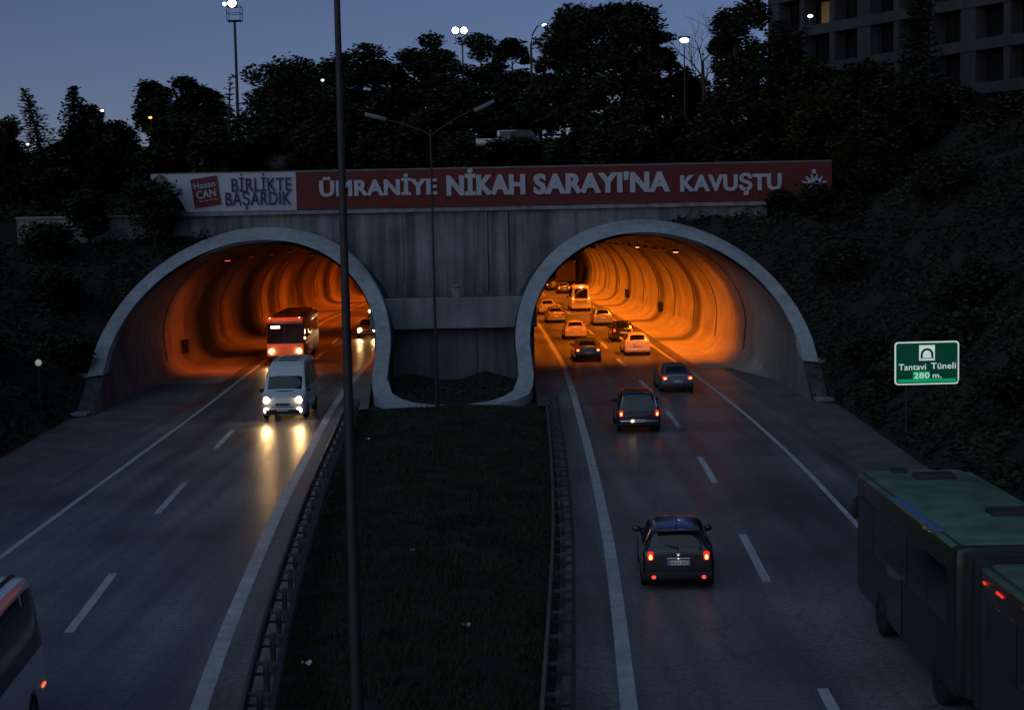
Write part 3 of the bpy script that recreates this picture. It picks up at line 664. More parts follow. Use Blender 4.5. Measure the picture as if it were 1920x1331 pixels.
ym = 136.0; bt = gy(867, 78, ym); gz = up_top(bt.x, ym)
t = thing('floodlight_mast', 'slim mast with a pair of glaring floodlights above the pines', 'floodlight mast', (bt.x, ym, gz))
mb = MB(); mb.tube([(0, 0, -.3), (0, 0, bt.z-gz)], [.10, .06], 8); mb.tube([(-.55, 0, bt.z-gz), (.45, 0, bt.z-gz)], .05, 8); mb.build('mast', M['pole'], t, True)
for px in (854, 870):
    q = gy(px, 58.5, ym); mb = MB(); mb.box((q.x-bt.x, -.1, q.z-gz), (.66, .3, .62), bev=.05); h = mb.build('floodlight', M['darkmetal'], t)
    mb = MB(); mb.ball((q.x-bt.x, -.28, q.z-gz), (.29, .14, .29)); mb.build('lamp_glass', M['flood'], h, True)
    mb = MB(); mb.tube([(q.x-bt.x, 0, bt.z-gz), (q.x-bt.x, -.05, q.z-gz)], .04, 6); mb.build('bracket', M['galv'], t)

def street_lamp(px, py, y, label, m, r, hook=0, group='small lamps shining among the hilltop trees'):
    q = gy(px, py, y); gz = up_top(q.x, y) if y > 95 else hillz(max(q.x-toe(y, 1)[0], 0), y, 1)
    t = thing('street_lamp', label, 'street lamp', (q.x-hook, y, gz), 0, group)
    mb = MB(); H = q.z-gz
    if hook: mb.tube([(0, 0, -.3), (0, 0, H-1.5), (hook*.12, 0, H-.7), (hook*.45, 0, H-.1), (hook*.85, 0, H+.05)], [.13, .09, .06, .05, .04], 8)
    else: mb.tube([(0, .12, -.3), (0, .12, H-.05)], [.06, .04], 8)
    mb.build('pole', M['pole'], t, True)
    mb = MB(); mb.box((hook, .05, H+r*.7), (r*3.2, r*2, r*.7), bev=r*.2); h = mb.build('lamp_head', M['darkmetal'], t)
    mb = MB(); mb.ball((hook, -.05, H), (r*1.25, r, r*.75)); mb.build('lamp_glass', m, h, True)
street_lamp(1021, 48, 124, 'street lamp on a hooked arm beside the tallest pine', M['street'], .17, 1.1)
street_lamp(1283, 76, 106, 'glaring white street lamp at the right edge of the tallest pines', M['flood'], .24)
street_lamp(1519, 31, 112, 'white lamp shining in front of the dark apartment building', M['flood'], .14)
street_lamp(605, 151, 112, 'small pale lamp glowing in front of the big pine left of the near post', M['street'], .09)
street_lamp(192, 208, 130, 'small pale lamp between the spruce and the low pines', M['street'], .11)
street_lamp(282, 221, 112, 'small amber lamp low among the pines', M['warmlamp'], .11)
street_lamp(52, 271, 106, 'tiny white lamp by the thin leaning cypress', M['street'], .08)
street_lamp(798, 203, 112, 'tiny white lamp deep in the trees above the two armed post', M['street'], .05)

# round pale reflector lamp on a short stake on the left bank
q = gp(72, 680, 2.6); yq = q.y
yq = 70; q = gy(72, 680, yq); hz = hillz(max(toe(yq, -1)[0]-q.x, 0), yq, -1)
t = thing('bank_lamp', 'round pale globe lamp on a stake on the dark left bank', 'lamp', (q.x, yq, hz))
mb = MB(); mb.tube([(0, 0, -.3), (0, 0, q.z-hz-.12)], .03, 6); mb.build('stake', M['darkmetal'], t)
mb = MB(); mb.ball((0, 0, q.z-hz), .15, 12, 9); mb.build('globe', glow('globe_glow', (.8, .85, .8), .22), t, True)
# litter on the median
for px, py, w, lab in ((576, 1243, .2, 'white scrap of paper on the grass by the near lamp post'), (775, 1032, .14, 'pale scrap of litter in the middle of the median grass'), (875, 1172, .16, 'grey scrap of litter low on the median grass'), (690, 823, .16, 'pale scrap of litter at the far left of the median grass')):
    q = gp(px, py, .28); mb = MB(); mb.raw = True
    mb.grid([[(q.x+(i/4-.5)*w, q.y+(j/3-.5)*w*.9, .30+.04*math.sin(i*1.7+j)) for i in range(5)] for j in range(4)])
    tag(mb.build('paper_scrap', M['litter']), lab, 'litter', 'litter on the median')
# ------------------------------------------------------------------ vehicles
# stations, front to back: (y, floor, belt, top, half width low, half width belt, half width top)
TYPES = {
 'hatch': dict(L=4.0, H=1.5, st=[(2.0, .36, .58, .62, .60, .58, .45), (1.93, .24, .66, .73, .78, .75, .58), (1.55, .19, .82, .87, .86, .82, .66), (.98, .18, .93, 1.0, .875, .845, .70), (.25, .18, .95, 1.40, .88, .85, .63),
    (-.40, .18, .97, 1.50, .88, .85, .61), (-1.25, .18, .99, 1.47, .88, .85, .59), (-1.66, .2, 1.0, 1.40, .875, .84, .57), (-1.93, .24, .98, 1.02, .86, .81, .66), (-1.98, .30, .88, .92, .83, .78, .64), (-2.0, .36, .62, .66, .80, .76, .62)],
    ws=(3.12, 3.92), rw=(7.15, 7.90), sw=[(3.75, 5.15), (5.25, 7.1)], ax=(1.25, -1.25), wr=.31, lampz=.86, lampx=.67, lamp=(.15, .22), pz=.70, bumper=.44, tail_y=-1.99, mir=3.35),
 'sedan': dict(L=4.5, H=1.43, st=[(2.25, .36, .56, .60, .62, .60, .45), (2.17, .24, .64, .70, .80, .77, .58), (1.75, .19, .80, .85, .87, .83, .66), (1.10, .18, .90, .96, .88, .85, .70), (.35, .18, .92, 1.34, .885, .85, .62),
    (-.30, .18, .94, 1.43, .885, .85, .60), (-.95, .18, .95, 1.40, .885, .85, .58), (-1.25, .18, .96, 1.31, .885, .85, .57), (-1.72, .2, .97, 1.02, .88, .83, .70), (-2.12, .26, .96, 1.0, .86, .80, .68), (-2.21, .30, .86, .90, .84, .78, .66), (-2.25, .36, .60, .64, .80, .76, .62)],
    ws=(3.12, 3.92), rw=(7.12, 7.92), sw=[(3.75, 5.2), (5.3, 7.3)], ax=(1.35, -1.35), wr=.31, lampz=.80, lampx=.66, lamp=(.26, .18), pz=.62, bumper=.42, tail_y=-2.235, mir=3.35),
 'suv': dict(L=4.4, H=1.72, st=[(2.2, .42, .66, .70, .66, .64, .5), (2.12, .3, .80, .86, .82, .79, .62), (1.75, .26, .95, 1.01, .90, .86, .70), (1.15, .24, 1.03, 1.10, .915, .88, .72), (.50, .24, 1.05, 1.58, .915, .88, .66),
    (-.2, .24, 1.07, 1.71, .915, .88, .65), (-1.4, .24, 1.08, 1.70, .915, .88, .63), (-1.86, .26, 1.08, 1.62, .91, .87, .62), (-2.10, .3, 1.06, 1.10, .90, .86, .74), (-2.17, .36, .92, .96, .88, .84, .72), (-2.2, .42, .66, .70, .85, .82, .7)],
    ws=(3.12, 3.92), rw=(7.12, 7.9), sw=[(3.75, 5.0), (5.1, 6.1), (6.2, 7.0)], ax=(1.35, -1.35), wr=.36, lampz=.86, lampx=.76, lamp=(.16, .26), pz=.56, bumper=.5, tail_y=-2.195, mir=3.35),
 'minibus': dict(L=5.9, H=2.68, sx=1.04, st=[(2.95, .40, .74, .78, .80, .78, .6), (2.88, .28, .96, 1.02, .94, .91, .70), (2.45, .26, 1.16, 1.24, .985, .95, .76), (2.16, .26, 1.26, 1.36, .99, .985, .88), (1.62, .26, 1.32, 1.98, .995, .985, .87),
    (1.10, .26, 1.34, 2.40, .995, .985, .83), (.55, .26, 1.34, 2.60, .995, .985, .80), (-1.0, .26, 1.34, 2.66, .995, .985, .79), (-2.45, .26, 1.34, 2.64, .995, .985, .79), (-2.78, .28, 1.32, 2.50, .99, .97, .78), (-2.90, .34, 1.24, 1.30, .98, .94, .80), (-2.93, .40, 1.0, 1.05, .97, .93, .8), (-2.95, .46, .72, .76, .97, .93, .80)],
    ws=(3.10, 3.95), rw=(9.2, 9.95), sw=[(3.7, 4.9), (5.05, 6.4), (6.5, 7.45), (7.55, 8.7)], ax=(1.75, -1.75), wr=.35, lampz=1.15, lampx=.86, lamp=(.14, .42), pz=.72, bumper=.46, tail_y=-2.935, mir=3.3),
}
def cr(a, b, c, d, t, k=.32):
    m0, m1 = (c-a)*k, (d-b)*k
    return (2*t**3-3*t*t+1)*b + (t**3-2*t*t+t)*m0 + (-2*t**3+3*t*t)*c + (t**3-t*t)*m1
def stat(st, p):
    n = len(st); p = max(0.0, min(n-1-1e-6, p)); i = int(p); t = p-i
    return [cr(st[max(i-1, 0)][j], st[i][j], st[i+1][j], st[min(i+2, n-1)][j], t) for j in range(7)]
def green(s, u, w, off=0.0):
    """point of the cabin side: u 0 at the belt, 1 at the roof edge"""
    return Vector((s[5]+(s[6]-s[5])*u+off, s[0], s[2]+(s[3]-s[2])*u))
def roofpt(s, v, off=0.0):
    return Vector((v*s[6]*.94, s[0], s[3]+.035*(1-v*v)-.02*abs(v)**5+off))
def section(s, arch):
    y, zb, zl, zt, wl_, wb, wt = s
    pts = [(0, zb), (wl_*.55, zb), (wl_*.86, zb), (wl_*.95, zb+.03), (wl_*.99, zb+.10), (wl_, zb+(zl-zb)*.35), (wl_, zb+(zl-zb)*.60), (wl_*.6+wb*.4, zb+(zl-zb)*.85), (wb+.004, zl-.015)]
    if arch > zb:
        for k in (2, 3, 4, 5): pts[k] = (pts[k][0] if k > 2 else wl_*.80, max(pts[k][1], arch + (.0 if k < 5 else .02)))
        pts[2] = (wl_*.80, arch)
        pts[1] = (wl_*.74, zb)
    for u in (.03, .3, .6, .86): pts.append((wb+(wt-wb)*u, zl+(zt-zl)*u))
    for v in (1.0, .9, .7, .4, 0): q = roofpt(s, v); pts.append((q.x, q.z))
    return pts
def loft_body(T):
    st = T['st']; mb = MB(); rows = []; ps = []
    p = 0.0
    while p < len(st)-1: ps.append(p); p += .125
    ps.append(len(st)-1)
    for p in ps:
        s = stat(st, p); a = 0
        for ay in T['ax']:
            d = abs(s[0]-ay); r = T['wr']+.07
            if d < r: a = max(a, T['wr']+math.sqrt(r*r-d*d))
        h = section(s, a)
        rows.append([(x, s[0], z) for x, z in h] + [(-x, s[0], z) for x, z in reversed(h[1:-1])])
    n = len(rows[0]); vs = [q for r in rows for q in r]
    fs = [(i*n+k, i*n+(k+1) % n, (i+1)*n+(k+1) % n, (i+1)*n+k) for i in range(len(rows)-1) for k in range(n)]
    fs += [tuple(range(n)), tuple(range((len(rows)-1)*n, len(rows)*n))]
    mb.add(vs, fs); return mb
def roof_patch(T, p0, p1, v0, v1, off=.010, n=8, m=10):
    mb = MB(); rows = []
    for i in range(n+1):
        s = stat(T['st'], p0+(p1-p0)*i/n); s2 = stat(T['st'], p0+(p1-p0)*i/n+.02); d = Vector((0, s2[0]-s[0], s2[3]-s[3]))
        nn = Vector((0, d.z, -d.y)).normalized(); nn = nn if nn.z > 0 or (abs(nn.z) < .02) else -nn
        if nn.z < 0: nn = -nn
        rows.append([roofpt(s, v0+(v1-v0)*j/m) + nn*off for j in range(m+1)])
    mb.raw = True; mb.grid(rows); return mb
def side_patch(T, p0, p1, sgn, off=.012, n=10, u0=.10, u1=.86):
    mb = MB(); mb.raw = True; rows = []
    for i in range(n+1):
        s = stat(T['st'], p0+(p1-p0)*i/n)
        rows.append([(lambda q: (sgn*q.x, q.y, q.z))(green(s, u0+(u1-u0)*j/3, 0, off)) for j in range(4)])
    mb.grid(rows); return mb
def wheel(parent, x, y, r, w=.21, rim='rim'):
    s = 1 if x > 0 else -1
    mb = MB(); n = 24; P = [(-w/2, r*.62), (-w/2, r*.93), (-w/2+.03, r), (w/2-.03, r), (w/2, r*.93), (w/2, r*.62)]
    vs = []; fs = []
    for k in range(n):
        a = 2*math.pi*k/n
        for (dx, rr_) in P: vs.append((x+dx, y+rr_*math.cos(a), r+rr_*math.sin(a)))
    for k in range(n):
        for j in range(len(P)-1): fs.append((k*6+j, k*6+j+1, ((k+1) % n)*6+j+1, ((k+1) % n)*6+j))
        fs.append((k*6+5, k*6, ((k+1) % n)*6, ((k+1) % n)*6+5))
    mb.add(vs, fs); t = mb.build('tyre', M['tyre'], parent, True, 30)
    mb = MB(); xo = x+s*(w/2-.02)
    c = [(xo-s*.03, y, r)]; ring = [(xo, y+r*.64*math.cos(2*math.pi*k/20), r+r*.64*math.sin(2*math.pi*k/20)) for k in range(20)]
    mb.add(c+ring, [(0, 1+k, 1+(k+1) % 20) for k in range(20)]); mb.tube([(xo-s*.05, y, r), (xo+s*.01, y, r)], r*.18, 10)
    mb.build('rim', M[rim], t)
def plate(parent, y, z, txt, facing, x=0.0, w=.52, blue=True, h=.115):
    """facing -1: seen from behind the vehicle (its -y side), +1: from its front"""
    mb = MB(); mb.box((x, y+facing*.012, z), (w, .02, h), bev=.005); pl = mb.build('number_plate', M['plate'], parent)
    if blue:
        mb = MB(); mb.box((x+facing*-(-1)*0 + (-facing)*(-w/2+.03)*(1) * (1 if facing < 0 else 1), y+facing*.026, z), (.05, .004, h-.01)); mb.build('country_strip', M['plateblue'], pl)
    if txt:
        o = lettering(txt, -w*.36, w*.46, -h*.29, h*.58, 0, M['ink'], .01); o.parent = pl
        o.location = (x, y+facing*.026, z)
        if facing > 0: o.rotation_euler = (0, 0, math.pi)
    return pl
def car(kind, label, cat, pos, rz, paint, name, group=None, lamps='on', txt=None, facing_tail=True, fog=False, head=None, extra=None, rim='rim', blue=True):
    T = TYPES[kind]; T = dict(T); T['st'] = [(q[0], q[1], q[2], q[3]) + tuple(v*T.get('sx', 1) for v in q[4:]) for q in T['st']]; t = thing(name, label, cat, (pos[0], pos[1], 0.0), rz, group); st = T['st']
    loft_body(T).build('body', M[paint], t, True, 38)
    roof_patch(T, *T['ws'], -.93, .93).build('windscreen', M['glass'], t, True)
    rw = roof_patch(T, *T['rw'], -.86, .86).build('rear_window', M['glass'], t, True)
    for s in (-1, 1):
        for (a, b) in T['sw']: side_patch(T, a, b, s).build('side_window', M['glass'], t, True)
        for ay in T['ax']: wheel(t, s*(st[4][4]-.10), ay, T['wr'], rim=rim)
        q = green(stat(st, T['mir']), .35, 0); mb = MB(); mb.ball((s*(q.x+.13), q.y-.02, max(q.z, st[3][2]+.06)), (.11, .07, .085), 10, 7); mb.tube([(s*(q.x-.03), q.y, q.z-.02), (s*(q.x+.08), q.y, q.z+.01)], .025, 6)
        mb.build('mirror', M['plastic' if kind == 'minibus' else paint], t, True)
        lw, lh = T['lamp']; ty = T['tail_y']
        mb = MB(); mb.box((s*T['lampx'], ty+.05, T['lampz']), (lw, .16, lh), bev=.055)
        o = mb.build('tail_light', M['tail'] if lamps == 'on' else (M['tailweak'] if lamps == 'weak' else M['lens_red']), t, True)
        if lamps in ('on',):
            mb = MB(); mb.ball((s*T['lampx'], ty-.032, T['lampz']-.02), (lw*.27, .018, min(lh*.28, .065)), 10, 7); mb.build('bulb', M['bulb'], o, True)
        elif lamps == 'weak':
            mb = MB(); mb.ball((s*T['lampx'], ty-.032, T['lampz']-.02), (lw*.2, .014, .04), 10, 7); mb.build('bulb', M['tail'], o, True)
        if fog:
            mb = MB(); mb.box((s*(T['lampx']-.07), ty-.06, .36), (.10, .08, .08), bev=.03); mb.build('rear_fog_light', M['fog'], t)
        hy, hz = st[1][0]-.06, (st[1][2]+.02)
        if kind == 'minibus': hz = .98
        mb = MB(); mb.box((s*(st[1][4]*.78), hy, hz), (.26 if kind == 'minibus' else .30, .2, .34 if kind == 'minibus' else .15), bev=.05)
        hl = mb.build('headlight', M['chrome'] if head else M['glass'], t, True)
        if head:
            R_ = head.get('r', .12)
            mb = MB(); mb.ball((s*(st[1][4]*.78), hy+.10, hz), (R_, .06, R_*1.15), 12, 8); mb.build('lamp_glow', M['head'], hl, True)
            if head.get('low'):
                mb = MB(); mb.ball((s*(st[1][4]*.78), hy+.12, .50), (R_*.9, .05, R_*.9), 12, 8); mb.build('front_fog_light', M['head'], t, True)
            ld = bpy.data.lights.new('headlight_beam', 'SPOT'); ld.energy = head.get('e', 300); ld.color = (1, .58, .22); ld.spot_size = R(44); ld.spot_blend = .9; ld.shadow_soft_size = .06
            lo = bpy.data.objects.new('headlight_beam', ld); COL.objects.link(lo); lo.parent = t; lo.location = (s*st[1][4]*.78, hy+.25, hz-.02); lo.rotation_euler = (R(90-9), 0, 0)
    mb = MB(); mb.box((0, T['tail_y']+.01, T['bumper']-.04), (st[4][4]*1.86, .14, .17), bev=.04); mb.build('rear_bumper', M['plastic'] if paint not in ('white', 'silver', 'beige') else M[paint], t, True)
    mb = MB(); mb.box((0, st[0][0]-.01, .43), (st[1][4]*1.66, .16, .22), bev=.05); mb.build('front_bumper', M['plastic'] if kind == 'minibus' else M[paint], t, True)
    mb = MB(); mb.box((0, st[0][0]-.0, st[0][2]+.03), (.7, .05, .10), bev=.02); mb.build('grille', M['plastic'], t)
    if lamps != 'none':
        plate(t, T['tail_y']-.02 - (.03 if T['pz'] < .6 else 0), T['pz'], txt, -1, blue=blue)
    if extra: extra(t, T)
    return t
def place_rear(px, py, L, axis, deg=0.0):
    q = gp(px, py); a = -math.atan((axis(q.y+3)-axis(q.y-3))/6) + R(deg)
    return (q.x - math.sin(a)*L/2, q.y + math.cos(a)*L/2), a

# ---- the queue on the right carriageway, near to far
def plate_light(t, y, z):
    ld = bpy.data.lights.new('plate_light', 'POINT'); ld.energy = .045; ld.color = (1, .92, .78); ld.shadow_soft_size = .02
    lo = bpy.data.objects.new('plate_light', ld); COL.objects.link(lo); lo.parent = t; lo.location = (0, y, z)
def ex_hatch(t, T):
    mb = MB(); mb.box((0, -1.70, 1.44), (1.02, .26, .035), bev=.015); mb.build('spoiler', M['black'], t, True)
    mb = MB(); mb.tube([(.0, -1.99, 1.05), (-.32, -1.90, 1.12)], .012, 6); mb.tube([(0, -2.0, 1.05), (0, -1.93, 1.05)], .02, 6); mb.build('wiper', M['plastic'], t)
    mb = MB(); mb.tube([(0, -1.2, 1.5), (0, -1.55, 1.72)], .008, 5); mb.build('aerial', M['plastic'], t)
    mb = MB(); mb.box((0, -2.0, .90), (.11, .03, .06), bev=.02); mb.build('badge', M['chrome'], t)
    mb = MB(); mb.box((0, -2.0, .80), (.56, .03, .035), bev=.01); mb.build('handle_bar', M['chrome'], t)
    roof_patch(T, 5.2, 6.9, -.72, .72, .012).build('roof_sheen', M['roofsheen'], t, True)  # blue reflection of the sky on the roof, painted as a panel colour
    plate_light(t, -2.10, .79)
pos, a = place_rear(1273, 1108, 4.0, rm); car('hatch', 'glossy black hatchback with four red lamps, nearest car of the queue', 'car', pos, a, 'black', 'parked_car'.replace('parked_', 'hatchback_'), None, 'on', '34 EY 3751', fog=True, extra=ex_hatch)
def ex_suv(t, T):
    for s in (-1, 1):
        mb = MB(); pts = []
        for k in range(9):
            q = green(stat(T['st'], 6.9+1.0*k/8), .93, 0, .012); pts.append((s*q.x, q.y-.01, q.z))
        mb.tube(pts, .016, 6); mb.build('chrome_trim', M['chrome'], t, True)
        mb = MB(); mb.tube([(s*.60, .2, 1.77), (s*.60, -1.6, 1.77)], .02, 6); mb.build('roof_rail', M['chrome'], t, True)
    mb = MB(); mb.ball((-.30, -2.30, .555), (.055, .02, .05)); mb.build('plate_lamp', M['headdim'], t)
    mb = MB(); mb.box((0, -2.23, .54), (1.6, .05, .07), bev=.02); mb.build('bumper_trim', M['chrome'], t, True)
pos, a = place_rear(1199, 813, 4.4, rm); car('suv', 'black estate with chrome window edges and a lit plate behind the black hatchback', 'car', pos, a, 'black', 'estate_car', None, 'on', '34 VT 271', extra=ex_suv, blue=False)
pos, a = place_rear(1271, 737, 4.5, rm); car('sedan', 'blue grey saloon with two red lamps just outside the right tunnel mouth', 'car', pos, a, 'grey', 'saloon_car', None, 'on', '34 SU 84')
pos, a = place_rear(1196, 667, 4.0, rm); car('hatch', 'cream white hatchback by the edge line inside the amber tunnel', 'car', pos, a, 'white', 'hatchback_car', 'cars queueing inside the amber tunnel', 'weak')
pos, a = place_rear(1103, 679, 4.5, rm); car('sedan', 'dark saloon with glowing red lamps, first car inside the amber tunnel', 'car', pos, a, 'grey', 'saloon_car', 'cars queueing inside the amber tunnel', 'on')
pos, a = place_rear(1169, 641, 4.0, rm); car('hatch', 'black hatchback just ahead of the cream hatchback in the amber tunnel', 'car', pos, a, 'black', 'hatchback_car', 'cars queueing inside the amber tunnel', 'weak')
pos, a = place_rear(1080, 637, 4.5, rm); car('sedan', 'pale beige saloon directly ahead of the dark saloon in the amber tunnel', 'car', pos, a, 'beige', 'saloon_car', 'cars queueing inside the amber tunnel', 'weak')
pos, a = place_rear(1131, 611, 4.0, rm); car('hatch', 'silver hatchback with tall red lamps behind the white minibus', 'car', pos, a, 'silver', 'hatchback_car', 'cars queueing inside the amber tunnel', 'weak')
pos, a = place_rear(1043, 606, 4.3, rm); car('sedan', 'pale silver saloon in the left lane beside the white minibus', 'car', pos, a, 'silver', 'saloon_car', 'cars queueing inside the amber tunnel', 'off')
pos, a = place_rear(1027, 590, 4.0, rm); car('hatch', 'pale car half hidden behind the collar of the amber tunnel', 'car', pos, a, 'beige', 'hatchback_car', 'cars queueing inside the amber tunnel', 'off')
def ex_mb(t, T):
    for s in (-1, 1):
        mb = MB(); mb.ball((s*.82, -2.99, 1.33), (.07, .03, .10)); mb.build('brake_lamp', M['bulb'], t, True)
    mb = MB(); mb.box((0, -2.80, 2.50), (.3, .08, .07), bev=.02); mb.build('roof_lamp', M['headdim'], t)
    mb = MB(); mb.box((0, -2.96, 1.05), (1.2, .03, .10), bev=.02); mb.box((0, -2.96, .85), (1.3, .03, .05), bev=.02); mb.build('door_trim', M['plastic'], t)
    mb = MB(); mb.box((0, -1.9, 2.70), (1.0, .5, .10), bev=.04); mb.build('roof_hatch', M['white'], t, True)
pos, a = place_rear(1090, 584, 5.9, rm); car('minibus', 'white high roofed minibus seen from behind in the amber tunnel', 'minibus', pos, a, 'white', 'minibus', None, 'weak', extra=ex_mb)
pos, a = place_rear(1058, 551, 4.3, rm); car('sedan', 'low dark car with red lamps beyond the minibus in the amber tunnel', 'car', pos, a, 'grey', 'saloon_car', 'cars queueing inside the amber tunnel', 'on')
def ex_spare(t, T):
    mb = MB(); mb.tube([(0.1, -2.18, 1.0), (0.1, -2.38, 1.0)], .33, 18); mb.build('spare_wheel_cover', M['silver'], t, True, 30)
pos, a = place_rear(1037, 545, 4.4, rm); car('suv', 'dark off-roader with a pale spare wheel cover beside the truck', 'car', pos, a, 'black', 'off_road_car', None, 'on', extra=ex_spare)

# box truck far inside
q = gp(1064, 541); L = 8.0; a = -math.atan((rm(q.y+3)-rm(q.y-3))/6); t = thing('box_truck', 'tall brown box truck far inside the amber tunnel', 'truck', (q.x-math.sin(a)*L/2, q.y+math.cos(a)*L/2, 0), a)
mb = MB(); mb.box((0, -.9, 2.45), (2.4, 6.0, 2.9), bev=.06); c_ = mb.build('cargo_box', M['brown'], t)
mb = MB(); mb.box((0, -3.92, 2.45), (.04, .04, 2.7)); mb.box((0, -3.92, 3.6), (2.2, .04, .06)); mb.box((0, -3.92, 1.2), (2.2, .04, .06)); mb.build('rear_door_frame', M['darkmetal'], c_)
mb = MB(); mb.box((0, 3.05, 1.75), (2.2, 1.8, 2.2), bev=.18); cb = mb.build('cab', M['white'], t, True)
mb = MB(); mb.box((0, 3.97, 2.15), (1.9, .03, .8), bev=.01); mb.build('windscreen', M['glass'], cb)
mb = MB(); mb.box((0, 0, .72), (.9, 7.4, .25)); mb.box((0, -3.8, .55), (2.2, .1, .18)); mb.build('chassis', M['darkmetal'], t)
for s in (-1, 1):
    for y in (2.9, -2.3): wheel(t, s*1.0, y, .46, .3, 'darkmetal')
    mb = MB(); mb.box((s*.95, -3.87, .62), (.3, .06, .14), bev=.02); mb.build('tail_light', M['tail'], t)
    mb = MB(); mb.box((s*1.1, -3.93, 3.82), (.10, .04, .06)); mb.build('marker_lamp', M['tailweak'], t)

# ---- the left carriageway
def place_front(px, py, L, axis, deg=0.0):
    q = gp(px, py); a = math.pi - math.atan((axis(q.y+3)-axis(q.y-3))/6) + R(deg)
    return (q.x - math.sin(a)*(-1)*-L/2*(-1) if False else q.x + math.sin(a)*L/2*1 if False else q.x - (-math.sin(a))*(-L/2)*-1 if False else q.x + math.sin(a)*L/2, q.y - math.cos(a)*L/2), a
def ribs(t, T, n=3):
    for k in range(n):
        x = (-.36+.36*k) if n == 3 else -.5+1.0*k/(n-1)
        mb = MB(); rows = []
        for i in range(13):
            s = stat(T['st'], 5.6+3.3*i/12); rows.append(roofpt(s, x/.66, .012))
        mb.tube(rows, .026, 6); mb.build('roof_rib', M['plastic'] if n == 3 else M['white'], t, True)
def ex_white(t, T):
    mb = MB()
    for k, z in enumerate((.66, .76, .86)): mb.box((0, 2.94-.015*k, z), (1.05-.02*k, .05, .035), bev=.012)
    mb.build('grille_bars', M['plastic'], t, True)
    mb = MB(); q = roofpt(stat(T['st'], 2.55), 0, .02); mb.box((0, q.y, q.z), (.8, .05, .03), bev=.01); mb.build('bonnet_vent', M['plastic'], t)
    for pp, w in ((6.0, .9), (6.6, .95)):
        q = roofpt(stat(T['st'], pp), 0, .01); mb = MB(); mb.box((0, q.y, q.z), (w, .16, .05), bev=.02); mb.build('roof_vent', M['plastic'], t, True)
    plate(t, 3.02, .52, '34 KN 202', 1, blue=False)
pos, a = place_front(531, 789, 5.9, nm); car('minibus', 'white high roofed minibus with four blazing headlamps leaving the dim tunnel', 'minibus', pos, a, 'white', 'minibus', None, 'off', head=dict(r=.135, low=True, e=140), extra=ex_white)
pos, a = place_front(689, 634, 4.3, nr); car('sedan', 'dark car with two blazing headlamps deep in the dim tunnel', 'car', pos, a, 'grey', 'saloon_car', 'cars coming out of the dim tunnel', 'off', head=dict(r=.17, e=120))
q = gp(706, 596); a = math.pi+R(-2); car('hatch', 'farthest oncoming car in the dim tunnel, one headlamp showing past the collar', 'car', (q.x, q.y+2), a, 'silver', 'hatchback_car', 'cars coming out of the dim tunnel', 'off', head=dict(r=.12, e=120))
def ex_near(t, T):
    for k in range(5):
        mb = MB(); pts = [roofpt(stat(T['st'], 6.0+3.0*i/10), (-.72+.36*k), .02) for i in range(11)]; mb.tube(pts, .035, 6); mb.build('roof_rib', M['white' if k % 2 else 'plastic'], t, True)
    side_patch(T, 4.2, 8.9, 1, .018, 20, .02, .72).build('window_band', M['glass'], t, True)
    side_patch(T, 4.2, 8.9, -1, .018, 20, .02, .72).build('window_band', M['glass'], t, True)
    for s in (-1, 1):
        for y in (-2.6, -.6):
            mb = MB(); mb.box((s*1.045, y, .62), (.03, .26, .05), bev=.01); mb.build('side_marker', M['sidelamp'], t)
q = gp(-28, 1362); a = math.pi - math.atan((nm(34)-nm(26))/8); car('minibus', 'white minibus with ribbed roof cut off by the lower left corner', 'minibus', (q.x+.15, q.y-2.2), a, 'white', 'minibus', None, 'off', extra=ex_near)

# orange city bus
q = gp(536, 684); L = 11.6; a = math.pi - math.atan((nl(112)-nl(98))/14); c = (q.x + math.sin(a)*L/2, q.y - math.cos(a)*L/2)
t = thing('city_bus', 'orange front city bus coming out of the dim tunnel behind the white minibus', 'bus', (c[0], c[1], 0), a)
mb = MB(); mb.box((0, 0, 1.72), (2.5, L, 2.75), bev=.22); mb.build('body', M['grey'], t, True)
mb = MB(); mb.box((0, L/2-.02, .92), (2.44, .16, 1.0), bev=.06); mb.build('front_panel', M['orange'], t, True)
mb = MB(); mb.box((0, L/2-.30, 2.96), (2.42, .62, .40), bev=.14); mb.build('front_brow', M['orange'], t, True)
for s in (-1, 1):
    mb = MB(); mb.box((s*.585, L/2+.02, 2.08), (1.13, .06, 1.30), bev=.02); w_ = mb.build('windscreen', M['glass'], t)
    mb = MB(); mb.ball((s*.92, L/2+.10, .92), (.13, .06, .13), 12, 8); mb.build('headlight', M['head'], t, True)
    mb = MB(); mb.ball((s*.98, L/2-.06, 3.10), (.07, .05, .05)); mb.build('roof_marker_lamp', M['headdim'], t)
    mb = MB(); mb.tube([(s*1.2, L/2, 2.5), (s*1.42, L/2+.14, 2.45)], .025, 6); mb.box((s*1.46, L/2+.12, 2.15), (.2, .1, .5), bev=.04); mb.build('mirror', M['plastic'], t, True)
    for y in (3.6, -2.6): wheel(t, s*1.12, y, .48, .28, 'darkmetal')
    for k in range(7):
        mb = MB(); mb.box((s*1.256, L/2-1.3-1.45*k, 2.15), (.02, 1.34, .95), bev=.008); mb.build('side_window', M['glass'], t)
    mb = MB(); mb.box((s*1.262, -.2, 1.35), (.02, L-.8, .09)); mb.build('waist_stripe', M['orange'], t)
    ld = bpy.data.lights.new('headlight_beam', 'SPOT'); ld.energy = 250; ld.color = (1, .58, .22); ld.spot_size = R(44); ld.spot_blend = .9; ld.shadow_soft_size = .06
    lo = bpy.data.objects.new('headlight_beam', ld); COL.objects.link(lo); lo.parent = t; lo.location = (s*.92, L/2+.3, .9); lo.rotation_euler = (R(80), 0, 0)
mb = MB(); mb.box((.62, L/2+.055, 2.52), (.62, .03, .17), bev=.02); mb.build('destination_panel', M['desti'], t)
